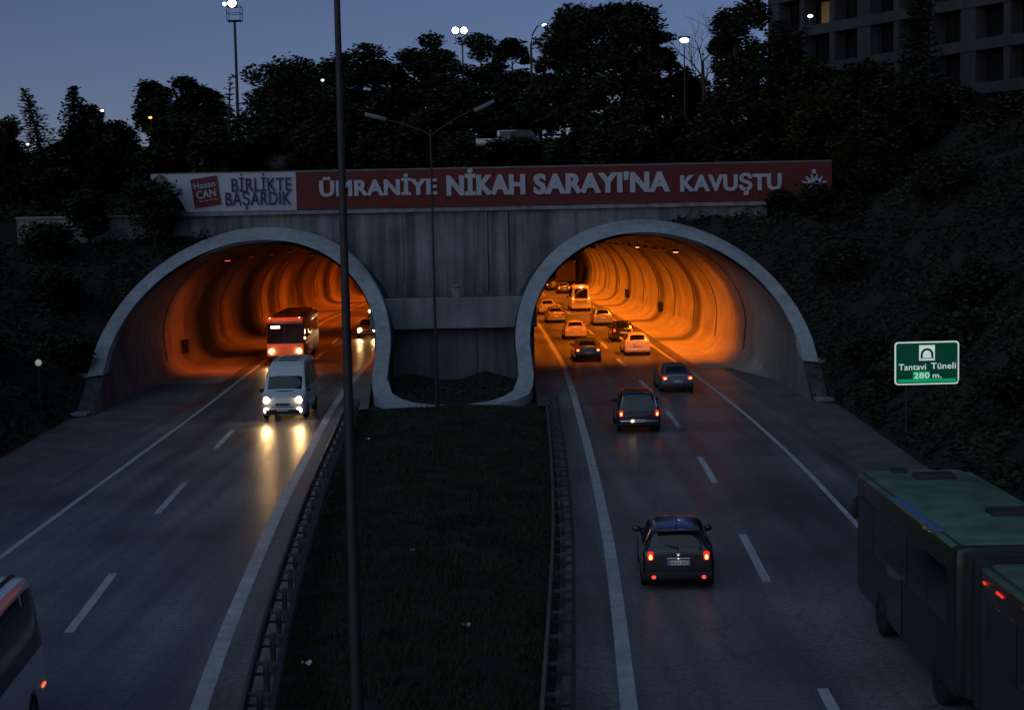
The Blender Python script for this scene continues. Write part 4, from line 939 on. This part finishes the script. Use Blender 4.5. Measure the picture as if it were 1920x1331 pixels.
mb = MB(); mb.ball((-1.29, L/2-.4, 1.75), (.05, .12, .07)); mb.build('side_repeater', M['headdim'], t)
mb = MB(); mb.box((0, L/2+.03, .48), (2.46, .14, .3), bev=.06); mb.build('front_bumper', M['plastic'], t, True)
mb = MB(); mb.box((0, -.5, 3.2), (1.9, 8.5, .18), bev=.06); mb.build('roof_fairing', M['plastic'], t, True)

# green articulated bus, lower right corner
fl_ = gp(1612, 890, 3.05); fr_ = gp(1792, 884, 3.05); W = 2.5; xc = fl_.x + W/2 - .22; yf = (fl_.y)
t = thing('articulated_bus', 'green roofed articulated bus cut off by the right edge of the picture', 'bus', (xc, yf-8.8, 0), R(-.9))
def bus_section(y0, y1, nm_, front):
    mb = MB(); mb.box((0, (y0+y1)/2, 1.75), (W, y1-y0, 2.75), bev=.20); b = mb.build(nm_+'_body', M['greenside'], t, True)
    mb = MB(); mb.box((0, (y0+y1)/2, 3.045), (W-.30, y1-y0-.28, .26), bev=.12); r = mb.build(nm_+'_roof', M['greenroof'], t, True)
    for s in (-1, 1):
        n = int((y1-y0-.8)/1.5); w = (y1-y0-.8)/n
        for k in range(n):
            mb = MB(); mb.box((s*(W/2+.006), y1-.4-w*(k+.5), 2.15), (.02, w-.10, 1.0), bev=.008); mb.build('side_window', M['glass'], t)
        mb = MB(); mb.box((s*(W/2-.05), (y0+y1)/2, 3.085), (.12, y1-y0-.5, .07), bev=.03); mb.build('gutter_rail', M['greenroof'], t, True)
    return b, r
b, r = bus_section(.5, 8.8, 'front', True)
b2, r2 = bus_section(-10.2, -.9, 'rear', False)
mb = MB()
for k in range(6): mb.box((0, .38-.23*k, 1.8), (2.28 if k % 2 else 2.10, .22, 2.55 if k % 2 else 2.4), bev=.05)
mb.build('bellows', M['bellow'], t)
for y, x, w, m, nm_, h in ((7.5, .18, (.86, .55, .10), 'facade_pale', 'roof_hatch', 3.22), (8.35, -.38, (.34, .30, .10), 'plastic', 'roof_vent', 3.2), (3.2, .55, (.86, .55, .10), 'facade_pale', 'roof_hatch', 3.22), (2.2, .75, (.34, .3, .12), 'plastic', 'roof_vent', 3.2), (-6, .1, (.86, .55, .1), 'facade_pale', 'roof_hatch', 3.22)):
    mb = MB(); mb.box((x, y, h), w, bev=.04); mb.build(nm_, M[m], t, True)
mb = MB(); mb.box((-1.16, 3.6, 3.13), (.16, 3.4, .04), bev=.015); mb.build('blue_roof_stripe', plain('blue_stripe_paint', (.12, .2, .42), .5), t)
for y, l in ((-1.3, .14), (-2.1, .34)):
    mb = MB(); mb.box((-W/2-.008, y, 2.9), (.02, l, .045), bev=.01); mb.build('side_marker_lamp', M['red_line'], t)
mb = MB(); mb.box((0, 8.80, 2.0), (2.2, .03, 1.5), bev=.01); mb.build('windscreen', M['glass'], t)
for s in (-1, 1):
    for y in (6.3, 1.6, -6.5): wheel(t, s*(W/2-.13), y, .48, .28, 'darkmetal')
    mb = MB(); mb.tube([(s*1.15, 8.75, 2.6), (s*1.2, 8.98, 2.5)], .025, 6); mb.box((s*1.2, 9.0, 2.25), (.18, .1, .45), bev=.04); mb.build('mirror', M['plastic'], t, True)
    mb = MB(); mb.ball((s*.95, 8.83, .75), (.13, .05, .11)); mb.build('headlight', M['chrome'], t, True)
mb = MB(); mb.box((-W/2-.01, 5.0, 1.55), (.02, 1.2, 2.1), bev=.008); mb.build('door', M['glass'], t)
# ------------------------------------------------------------------ vegetation
def tuft(mb, c, r, rnd, size, flat=.6):
    """one leaf spray: a bent leaf-sized quad at a random tilt"""
    a = rnd.uniform(0, 2*math.pi); t = rnd.uniform(-flat, flat)
    d = Vector((math.cos(a), math.sin(a), t)).normalized(); s = d.cross(Vector((rnd.uniform(-.5, .5), rnd.uniform(-.5, .5), 1))).normalized()
    L, w = size*rnd.uniform(.6, 1.3), size*rnd.uniform(.22, .42)
    o = len(mb.v); c = Vector(c)
    mb.v += [tuple(c-d*L*.5), tuple(c+s*w-Vector((0, 0, .06*L))), tuple(c+d*L*.6), tuple(c-s*w)]
    mb.f.append((o, o+1, o+2, o+3))
def lobes_crown(lobes, n, size, rnd):
    n = int(n*3.2)
    mb = MB(); mb.raw = True; tot = sum(l[3]*l[4]*l[3] for l in lobes)
    for (x, y, z, rx, rz) in lobes:
        k = int(n*rx*rz*rx/tot)
        for i in range(k):
            v = Vector((rnd.gauss(0, 1), rnd.gauss(0, 1), rnd.gauss(0, 1))).normalized(); q = rnd.random()**.38
            if rnd.random() < .13: q *= rnd.uniform(1.05, 1.38)
            p = Vector((x+v.x*rx*q, y+v.y*rx*q, z+v.z*rz*q))
            if fbm(p.x*.7+7, p.y*.7, p.z*.7, 2) < -.42: continue
            tuft(mb, p, 0, rnd, size)
    return mb
def pine(px, ytop, wpx, y, label, n=2600, name='pine_tree', mat='pine', zfrac=.80, group='trees on the hilltop behind the banner', size=.40, lob=13, base=None):
    rnd = random.Random(int(px*7+y*3)); q = gy(px, ytop, y); w = wpx*y/FPX; b = base if base is not None else up_top(q.x, y); H = q.z-b
    t = thing(name, label, 'tree', (q.x, y, b-.1), 0, group)
    H = max(H, 2.5); ct = H*(1-zfrac); lean = rnd.uniform(-.4, .4)
    lobes = []
    for k in range(lob):
        f = (k+.5)/lob; zz = ct+(H-ct)*(.14+.74*f); rr_ = w/2*(math.sin(math.pi*(.22+.62*f))**.8)*(1 if k < lob-1 else .5)
        for j in range(2 if k < lob-1 else 1):
            a = k*2.4+j*math.pi+rnd.uniform(-.5, .5); d = rr_*rnd.uniform(.35, .72); lr = w*rnd.uniform(.20, .30)
            lobes.append((math.cos(a)*d+lean*f, math.sin(a)*d, zz+rnd.uniform(-.6, .6), lr*rnd.uniform(.8, 1.15), lr*(rnd.uniform(.34, .60) if name == 'pine_tree' else rnd.uniform(.6, .9))))
    zm = max(l[2]+l[4] for l in lobes); dz = H-zm
    lobes = [(l[0], l[1], l[2]+dz*min(1, l[2]/zm), l[3], l[4]) for l in lobes]
    mb = MB(); r0 = max(.12, w*.035); mb.tube([(0, 0, -.4), (lean*.2, 0, H*.3), (lean*.6, 0, H*.62), (lean, 0, H*.9)], [r0*1.2, r0, r0*.7, r0*.2], 8)
    for l in lobes[::2]:
        z0 = max(H*.15, l[2]-abs(l[0])*.5-.5); mb.tube([(lean*z0/H, 0, z0), (l[0]*.5, l[1]*.5, (z0+l[2])/2+.1), (l[0], l[1], l[2])], [r0*.4, r0*.28, r0*.1], 6)
    mb.build('trunk', M['bark'], t, True)
    lobes_crown(lobes, n, size, rnd).build('crown', M[mat], t)
    return t
def spire(px, ytop, wpx, y, label, n=1500, dens=1.0, lean=0.0, name='spruce_tree', group='trees on the hilltop behind the banner', base=None, tiers=26):
    rnd = random.Random(int(px*5+y)); q = gy(px, ytop, y); w = wpx*y/FPX; b = base if base is not None else up_top(q.x, y); H = max(q.z-b, 3)
    t = thing(name, label, 'tree', (q.x-lean, y, b-.1), 0, group)
    mb = MB(); ax = lambda f: (lean*f*f, 0, H*f); mb.tube([(0, 0, -.4), ax(.3), ax(.6), ax(.99)], [.2, .15, .09, .02], 8)
    cr_ = MB(); cr_.raw = True
    for k in range(tiers):
        f = .10+.89*k/(tiers-1); R0 = w/2*(1-f)**.75*rnd.uniform(.75, 1.15)+.12
        for j in range(5):
            a = k*1.9+j*1.257+rnd.uniform(-.3, .3); c = Vector(ax(f)); d = Vector((math.cos(a), math.sin(a), 0)); L = R0*rnd.uniform(.6, 1.1)
            tip = c+d*L+Vector((0, 0, -.18*L+.12))
            if dens < .9 or j == 0: mb.tube([c, c+d*L*.5-Vector((0, 0, .06*L)), tip], [.035, .025, .01], 5)
            m = max(2, int(n/(tiers*5)*(1.6-f)))
            for i in range(m):
                u = rnd.random()**.8; p = c+(tip-c)*u+Vector((rnd.gauss(0, .13), rnd.gauss(0, .13), rnd.gauss(0, .1)-.05*L*math.sin(u*3)))
                if rnd.random() < dens: tuft(cr_, p, 0, rnd, .34, .5)
    mb.build('trunk', M['bark'], t, True); cr_.build('crown', M['conifer'], t)
    return t
def shrub(x, y, z, w, h, label, n=1200, name='shrub', cat='shrub', group='bushes on the banks and along the walls', mat='leaf', size=.30):
    rnd = random.Random(int(x*91+y*13)); t = thing(name, label, cat, (x, y, z), 0, group)
    mb = MB(); lobes = []
    for k in range(7):
        a = k*2.4; d = w*.27*rnd.uniform(.4, 1.1); lr = w*rnd.uniform(.2, .32); lz = h*rnd.uniform(.3, .72)
        lobes.append((math.cos(a)*d, math.sin(a)*d, lz, lr, min(lr, h*.3)*rnd.uniform(.8, 1.1)))
        mb.tube([(0, 0, -.3), (math.cos(a)*d*.5, math.sin(a)*d*.5, lz*.6), (math.cos(a)*d, math.sin(a)*d, lz)], [.05, .035, .012], 6)
    lobes.append((0, 0, h*.3, w*.4, h*.32))
    mb.build('stem', M['bark'], t, True); lobes_crown(lobes, n, size, rnd).build('foliage', M[mat], t)
def bare(px, ytop, y, wpx, label):
    rnd = random.Random(5); q = gy(px, ytop, y); b = up_top(q.x, y); H = q.z-b; w = wpx*y/FPX
    t = thing('bare_tree', label, 'tree', (q.x, y, b-.1), 0, 'trees on the hilltop behind the banner'); mb = MB(); tw = MB()
    mb.tube([(0, 0, -.3), (.1, 0, H*.35), (0, 0, H*.6)], [.22, .17, .11], 8)
    def branch(p, d, L, r, dep):
        q_ = p+d*L; m_ = p+d*L*.5+Vector((rnd.gauss(0, .06), rnd.gauss(0, .06), 0))*L
        (mb if dep < 2 else tw).tube([p, m_, q_], [r, r*.75, r*.5], 5, False)
        if dep < 5:
            for k in range(3 if dep < 4 else 2):
                nd = (d+Vector((rnd.gauss(0, .45), rnd.gauss(0, .45), rnd.uniform(-.15, .4)))).normalized(); branch(q_ if k else m_, nd, L*rnd.uniform(.55, .8), r*.5, dep+1)
    for k in range(6):
        a = k*1.1; z = H*(.35+.05*k); branch(Vector((0, 0, z)), Vector((math.cos(a)*.7, math.sin(a)*.7, .8)).normalized(), H*.16, .07, 1)
    mb.build('trunk', M['bark'], t, True); tw.raw = True; tw.build('twigs', M['bark'], t)

spire(46, 168, 130, 110, 'thin ragged cypress leaning left at the far left of the skyline', 1500, .85, -1.0, 'cypress_tree')
spire(137, 164, 150, 108, 'dark pointed spruce, second spike from the left of the skyline', 3600, 1.0)
pine(165, 192, 46, 126, 'small round headed tree right beside the pointed spruce', 900, 'broadleaf_tree')
pine(10, 212, 60, 140, 'dark round tree cut by the left edge of the picture', 1000, 'broadleaf_tree')
pine(293, 148, 92, 118, 'spreading pine, leftmost of the three low pines left of the mast')
pine(352, 140, 84, 116, 'flat topped pine in the middle of the three low pines')
pine(398, 163, 80, 122, 'low pine just left of the caged floodlight mast', 1800)
spire(432, 142, 84, 112, 'sparse see-through larch beside the caged floodlight mast', 260, .55, .3, 'larch_tree', tiers=16)
pine(548, 106, 185, 120, 'broad dark pine filling the gap left of the tall near lamp post', 5200, lob=11)
pine(625, 92, 120, 128, 'pine standing just behind the tall near lamp post', 2600)
pine(700, 79, 118, 124, 'pine right of the tall near lamp post', 3000)
pine(772, 88, 112, 130, 'low topped pine between the near lamp post and the pair of floodlights', 2600)
pine(822, 58, 96, 126, 'pine with a ragged tip just left of the pair of floodlights', 2600)
pine(903, 60, 104, 138, 'pine just right of the pair of floodlights', 2600)
pine(962, 70, 92, 128, 'pine left of the hooked street lamp', 2400)
pine(1078, 6, 165, 116, 'tall broad pine left half of the highest tree mass', 6500, lob=16, zfrac=.92)
pine(1172, 0, 170, 113, 'tallest pine in the middle, its top touching the picture edge', 6500, lob=16, zfrac=.92)
pine(1232, 48, 110, 116, 'pine forming the right shoulder of the highest tree mass', 3600, lob=10, zfrac=.92)
pine(1290, 118, 84, 119, 'lower tree under the glaring lamp at the right edge of the tall pines', 1800, 'broadleaf_tree')
bare(1316, 4, 114, 70, 'bare twiggy tree against the sky right of the tall pines')
pine(1380, -10, 132, 112, 'dark tree right of the bare tree', 4200, 'broadleaf_tree', lob=10, zfrac=.85)
pine(1480, 34, 110, 110, 'dark tree in front of the left end of the apartment building', 3200, 'broadleaf_tree', lob=10, zfrac=.85)
spire(1727, -30, 190, 106, 'dark tall spruce standing before the middle of the apartment building', 7000)
k = 0
for px, yt, w, y, lab in ((18, 258, 90, 104, 'low dark tree at the far left below the leaning cypress'), (95, 268, 95, 102, 'low dark tree between the cypress and the spruce'), (205, 222, 110, 106, 'low dark tree right of the pointed spruce'), (300, 236, 120, 104, 'low dark tree under the three low pines'),
                          (392, 232, 100, 103, 'low dark tree at the foot of the caged mast'), (478, 205, 120, 107, 'low dark tree right of the caged mast'), (590, 222, 120, 104, 'low dark tree behind the white end of the banner'), (708, 232, 110, 103, 'low dark tree behind the left arm of the two armed post'),
                          (792, 190, 120, 108, 'low dark tree behind the two armed post'), (862, 240, 90, 104, 'low dark tree left of the pale stone wall'), (1092, 205, 120, 104, 'low dark tree at the foot of the hooked street lamp'), (1160, 190, 150, 103, 'low dark tree under the tallest pine'),
                          (1255, 200, 120, 104, 'low dark tree under the right shoulder of the pines'), (1345, 170, 130, 103, 'low dark tree under the bare tree'), (1430, 150, 130, 102, 'low dark tree left below the apartment building'),
   (640, 168, 150, 112, 'dark filler tree right behind the tall near lamp post'), (740, 160, 140, 114, 'dark filler tree left of the two armed post'), (850, 150, 140, 114, 'dark filler tree under the pair of floodlights'), (940, 150, 130, 127, 'dark filler tree above the pale stone wall'), (545, 175, 150, 110, 'dark filler tree under the broad pine'), (1010, 130, 110, 118, 'dark filler tree behind the hooked street lamp'), (350, 205, 130, 108, 'dark filler tree behind the three low pines'), (150, 235, 130, 112, 'dark filler tree behind the pointed spruce')):
    pine(px, yt, w, y, lab, 3000, 'understorey_tree', 'leaf', .97, 'low trees behind the banner', .42, 9)
for px, yt, w, y, lab in ((1530, 108, 150, 100, 'dark tree on the slope under the white lamp'), (1612, 112, 150, 96, 'dark tree on the slope left of the tall spruce'), (1680, 130, 140, 92, 'dark tree on the slope under the tall spruce'), (1785, 150, 160, 98, 'dark tree on the slope right of the tall spruce'), (1880, 168, 150, 94, 'dark tree at the right edge under the building')):
    q = gy(px, yt, y); b = min(up_top(q.x, max(y, 95)), hillz(max(q.x-toe(min(y, 94), 1)[0], 0), min(y, 94), 1)) if y < 95 else up_top(q.x, y)
    pine(px, yt, w, y, lab, 3200, 'understorey_tree', 'leaf', .95, 'dark trees on the right slope', .40, 8, base=b)
# bushes by the walls and on the banks
def on_hill(px, py, y, side):
    q = gy(px, py, y); d = abs(q.x-toe(y, side)[0]); return q.x, hillz(d, y, side)
for px, py, w, h, lab in ((168, 445, 3.0, 3.2, 'dark bush in front of the pale wing wall'), (292, 452, 3.9, 4.6, 'big dark bush hiding the lower left corner of the banner')):
    q = gy(px, py, 92.2); shrub(q.x, 92.2, q.z, w, h, lab, 1500)
q = gy(1478, 432, 92.4); shrub(q.x, 92.4, q.z, 2.9, 2.5, 'dark bush hiding the lower right corner of the banner', 1500)
q = gy(1560, 440, 91.5); shrub(q.x, 91.5, q.z, 4.2, 3.2, 'dark bush right of the banner end', 1700)
rnd = random.Random(3)
LB = ['dark bush on the left bank above the collar', 'dark bush on the left bank near the globe lamp', 'dark bush at the top of the left bank', 'dark bush at the left edge of the picture', 'low dark bush at the foot of the left bank']
for (x, y, w, h), lab in zip(((-24.5, 84, 3.4, 2.3), (-25.5, 74, 3.2, 2.2), (-27, 90, 3.8, 2.6), (-23.6, 66, 3.0, 2.0), (-22.6, 79, 2.6, 1.7)), LB):
    shrub(x, y, hillz(abs(x-toe(y, -1)[0]), y, -1)-.1, w, h, lab, 1300)
RB = ['dark bush on the right slope beside the collar', 'dark bush on the right slope above the road sign', 'dark bush on the right slope behind the road sign', 'dark bush on the right slope left of the road sign', 'dark bush at the top of the right slope', 'dark bush at the right edge of the slope', 'low dark bush at the toe of the right slope', 'dark bush above the green bus']
for (x, y, w, h), lab in zip(((18, 84, 3.2, 2.2), (21, 71, 3.6, 2.4), (19, 66, 3.4, 2.0), (17.5, 76, 3, 1.8), (24, 86, 4.0, 2.8), (22.5, 63, 3.6, 2.4), (16.8, 68, 2.4, 1.3), (17.6, 53, 3.2, 2.2)), RB):
    shrub(x, y, hillz(abs(x-toe(y, 1)[0]), y, 1)-.1, w, h, lab, 1300)
# ivy and weeds over the banks, grass on the median: masses nobody could count
def cover(name, side, n, y0, y1, dmax, size):
    rnd = random.Random(11+side); mb = MB(); mb.raw = True
    for i in range(n):
        y = y0+(y1-y0)*rnd.random(); d = dmax*rnd.random()**1.1; x0, z0 = toe(y, side); x = x0+side*(d+.15); f = fbm(x*.45, y*.45, 3, 3)
        if f < -.34: continue
        z = hillz(d+.15, y, side)+rnd.random()**2*(.25+.9*max(f, 0)); tuft(mb, (x, y, z), 0, rnd, size*rnd.uniform(.7, 1.3), .7)
    tag(mb.build(name, M['ivy']), 'tangle of dark weeds and ivy covering the %s bank' % ('left' if side < 0 else 'right'), 'ground cover', None, 'stuff')
cover('undergrowth', -1, 42000, 40, 94, 22, .28); cover('undergrowth', 1, 70000, 38, 94, 27, .28)
mb = MB(); mb.raw = True; rnd = random.Random(21)
for i in range(30000):
    y = 92.0+60*rnd.random()**1.5+2.6; x = -40+75*rnd.random(); tuft(mb, (x, y, up_top(x, y)+.1+rnd.random()*.5), 0, rnd, .5, .8)
tag(mb.build('undergrowth', M['ivy']), 'dark undergrowth on the ground above the tunnels', 'ground cover', None, 'stuff')
mb = MB(); mb.raw = True; rnd = random.Random(22)
for i in range(52000):
    y = 17+57*rnd.random()**1.15; u = rnd.random(); x = ml(y)+.05+(mr(y)-ml(y)-.1)*u
    if fbm(x*.8, y*.8, 0, 3) < -.28: continue
    z = medz(u, y); h = rnd.uniform(.06, .2); a = rnd.uniform(0, 6.28); w = .02; dx, dy = math.cos(a), math.sin(a); lx, ly = rnd.gauss(0, .05), rnd.gauss(0, .05)
    o = len(mb.v); mb.v += [(x-dx*w, y-dy*w, z-.01), (x+dx*w, y+dy*w, z-.01), (x+lx, y+ly, z+h)]; mb.f.append((o, o+1, o+2))
for i in range(900):
    y = 76.2+8*rnd.random(); x = -5.7+5.6*rnd.random(); tuft(mb, (x, y, .42+rnd.random()*.2), 0, rnd, .18, .8)
tag(mb.build('grass', M['grass']), 'dark rough grass on the median', 'grass', None, 'stuff')

# ------------------------------------------------------------------ apartment building above the right slope
A = Vector((24.6, 139, 0)); D = Vector((.50, -.866, 0)).normalized(); NV = Vector((-.866, -.50, 0)).normalized()
bd = thing('apartment_building', 'dark apartment block with pale balcony slabs at the top right', 'building', (A.x, A.y, 12), math.atan2(D.y, D.x))
# local frame: x along the facade towards the viewer, -y out of the facade
LEN, Z0 = 46.0, 0.0
floors = [3.0+3.25*k for k in range(7)]
mb = MB(); mb.box((LEN/2, 6.2, 13), (LEN, 12, 26)); mb.build('wall', M['facade'], bd)
for k, z in enumerate(floors):
    mb = MB(); mb.box((LEN/2, -.7, z), (LEN, 1.6, .34), bev=.02); mb.box((LEN/2, -1.46, z+.42), (LEN, .08, .5)); mb.build('balcony_slab', M['facade_pale'], bd)
for i in range(13):
    x = .4+LEN/12*i*.985; mb = MB(); mb.box((x, -.75, 12.5), (.62 if i % 3 else 1.5, 1.3, 25)); mb.build('pillar', M['facade_pale'], bd)
for k, z in enumerate(floors[:-1]):
    for i in range(12):
        x = .4+LEN/12*(i+.5)*.985; lit = (k == 3 and i == 1)
        mb = MB(); mb.box((x, .17, z+1.75), (2.4, .06, 2.2)); w_ = mb.build('window', M['plastic'], bd)
        mb = MB(); mb.box((x-.58, .13, z+1.75), (1.08, .03, 2.0)); mb.box((x+.58, .13, z+1.75), (1.08, .03, 2.0)); mb.build('pane', M['litwin'] if lit else M['glass'], w_)
mb = MB(); mb.box((LEN/2, 6, 26.2), (LEN+.6, 13, .4), bev=.03); mb.build('roof', M['facade'], bd)
# pale stone wall with a parked white pickup behind it, among the trees
p = gy(972, 258, 111); q0 = gy(925, 262, 111); q1 = gy(1012, 262, 111)
mb = MB(); mb.raw = True
hs = [(q0.x+1.1, 1.35), (q0.x+1.3, 1.85), (p.x, 2.0), (q1.x-.6, 1.95), (q1.x-.1, 1.4)]
mb.prism([Vector((q0.x+.9, 111, p.z-2.6)), Vector((q1.x, 111, p.z-2.6))] + [Vector((x, 111, p.z-.75+h-.7)) for x, h in reversed(hs)], (0, .8, 0))
tag(mb.build('stone_wall', M['pinkwall']), 'pale weathered stone wall among the trees above the banner middle', 'wall')
q = gy(975, 300, 108.5); shrub(q.x-.5, 108.5, up_top(q.x, 108.5)-.1, 5.2, gy(975, 252, 108.5).z-up_top(q.x, 108.5), 'dark bush in front of the pale stone wall', 2200)
t = thing('parked_pickup', 'pale parked pickup showing over the pale stone wall', 'car', (q0.x+1.2, 112.6, p.z-1.0), R(90))
mb = MB(); mb.box((0, .2, .75), (1.75, 4.6, .55), bev=.12); mb.build('body', M['silver'], t, True)
mb = MB(); mb.box((0, .1, 1.30), (1.6, 1.7, .62), bev=.18); c_ = mb.build('cab', M['silver'], t, True)
mb = MB(); mb.box((-.81, .1, 1.34), (.03, 1.3, .36), bev=.01); mb.build('side_window', M['glass'], c_)
for s in (-1, 1):
    for y in (1.6, -1.2): wheel(t, s*.8, y, .33)
for px, py, w, h, y, lab in ((518, 306, 2.0, 1.1, 106, 'pale low wall fragment behind the white end of the banner'), (675, 297, 1.1, .8, 105, 'small pale boulder just right of the near lamp post'), (717, 290, 1.1, 1.0, 105, 'pale rounded boulder under the left arm of the two armed post'), (1278, 215, 1.4, 2.0, 118, 'dim pinkish wall patch under the glaring lamp')):
    q = gy(px, py, y); mb = MB(); mb.ball((q.x, y, q.z), (w/2, .4, h/2), 9, 6)
    for i, v in enumerate(mb.v): mb.v[i] = tuple(Vector(v)+Vector((fbm(i*.7, 1), fbm(i*.7, 2), fbm(i*.7, 3)))*.10)
    tag(mb.build('boulder', M['pinkwall'], None, True, 60), lab, 'boulder')
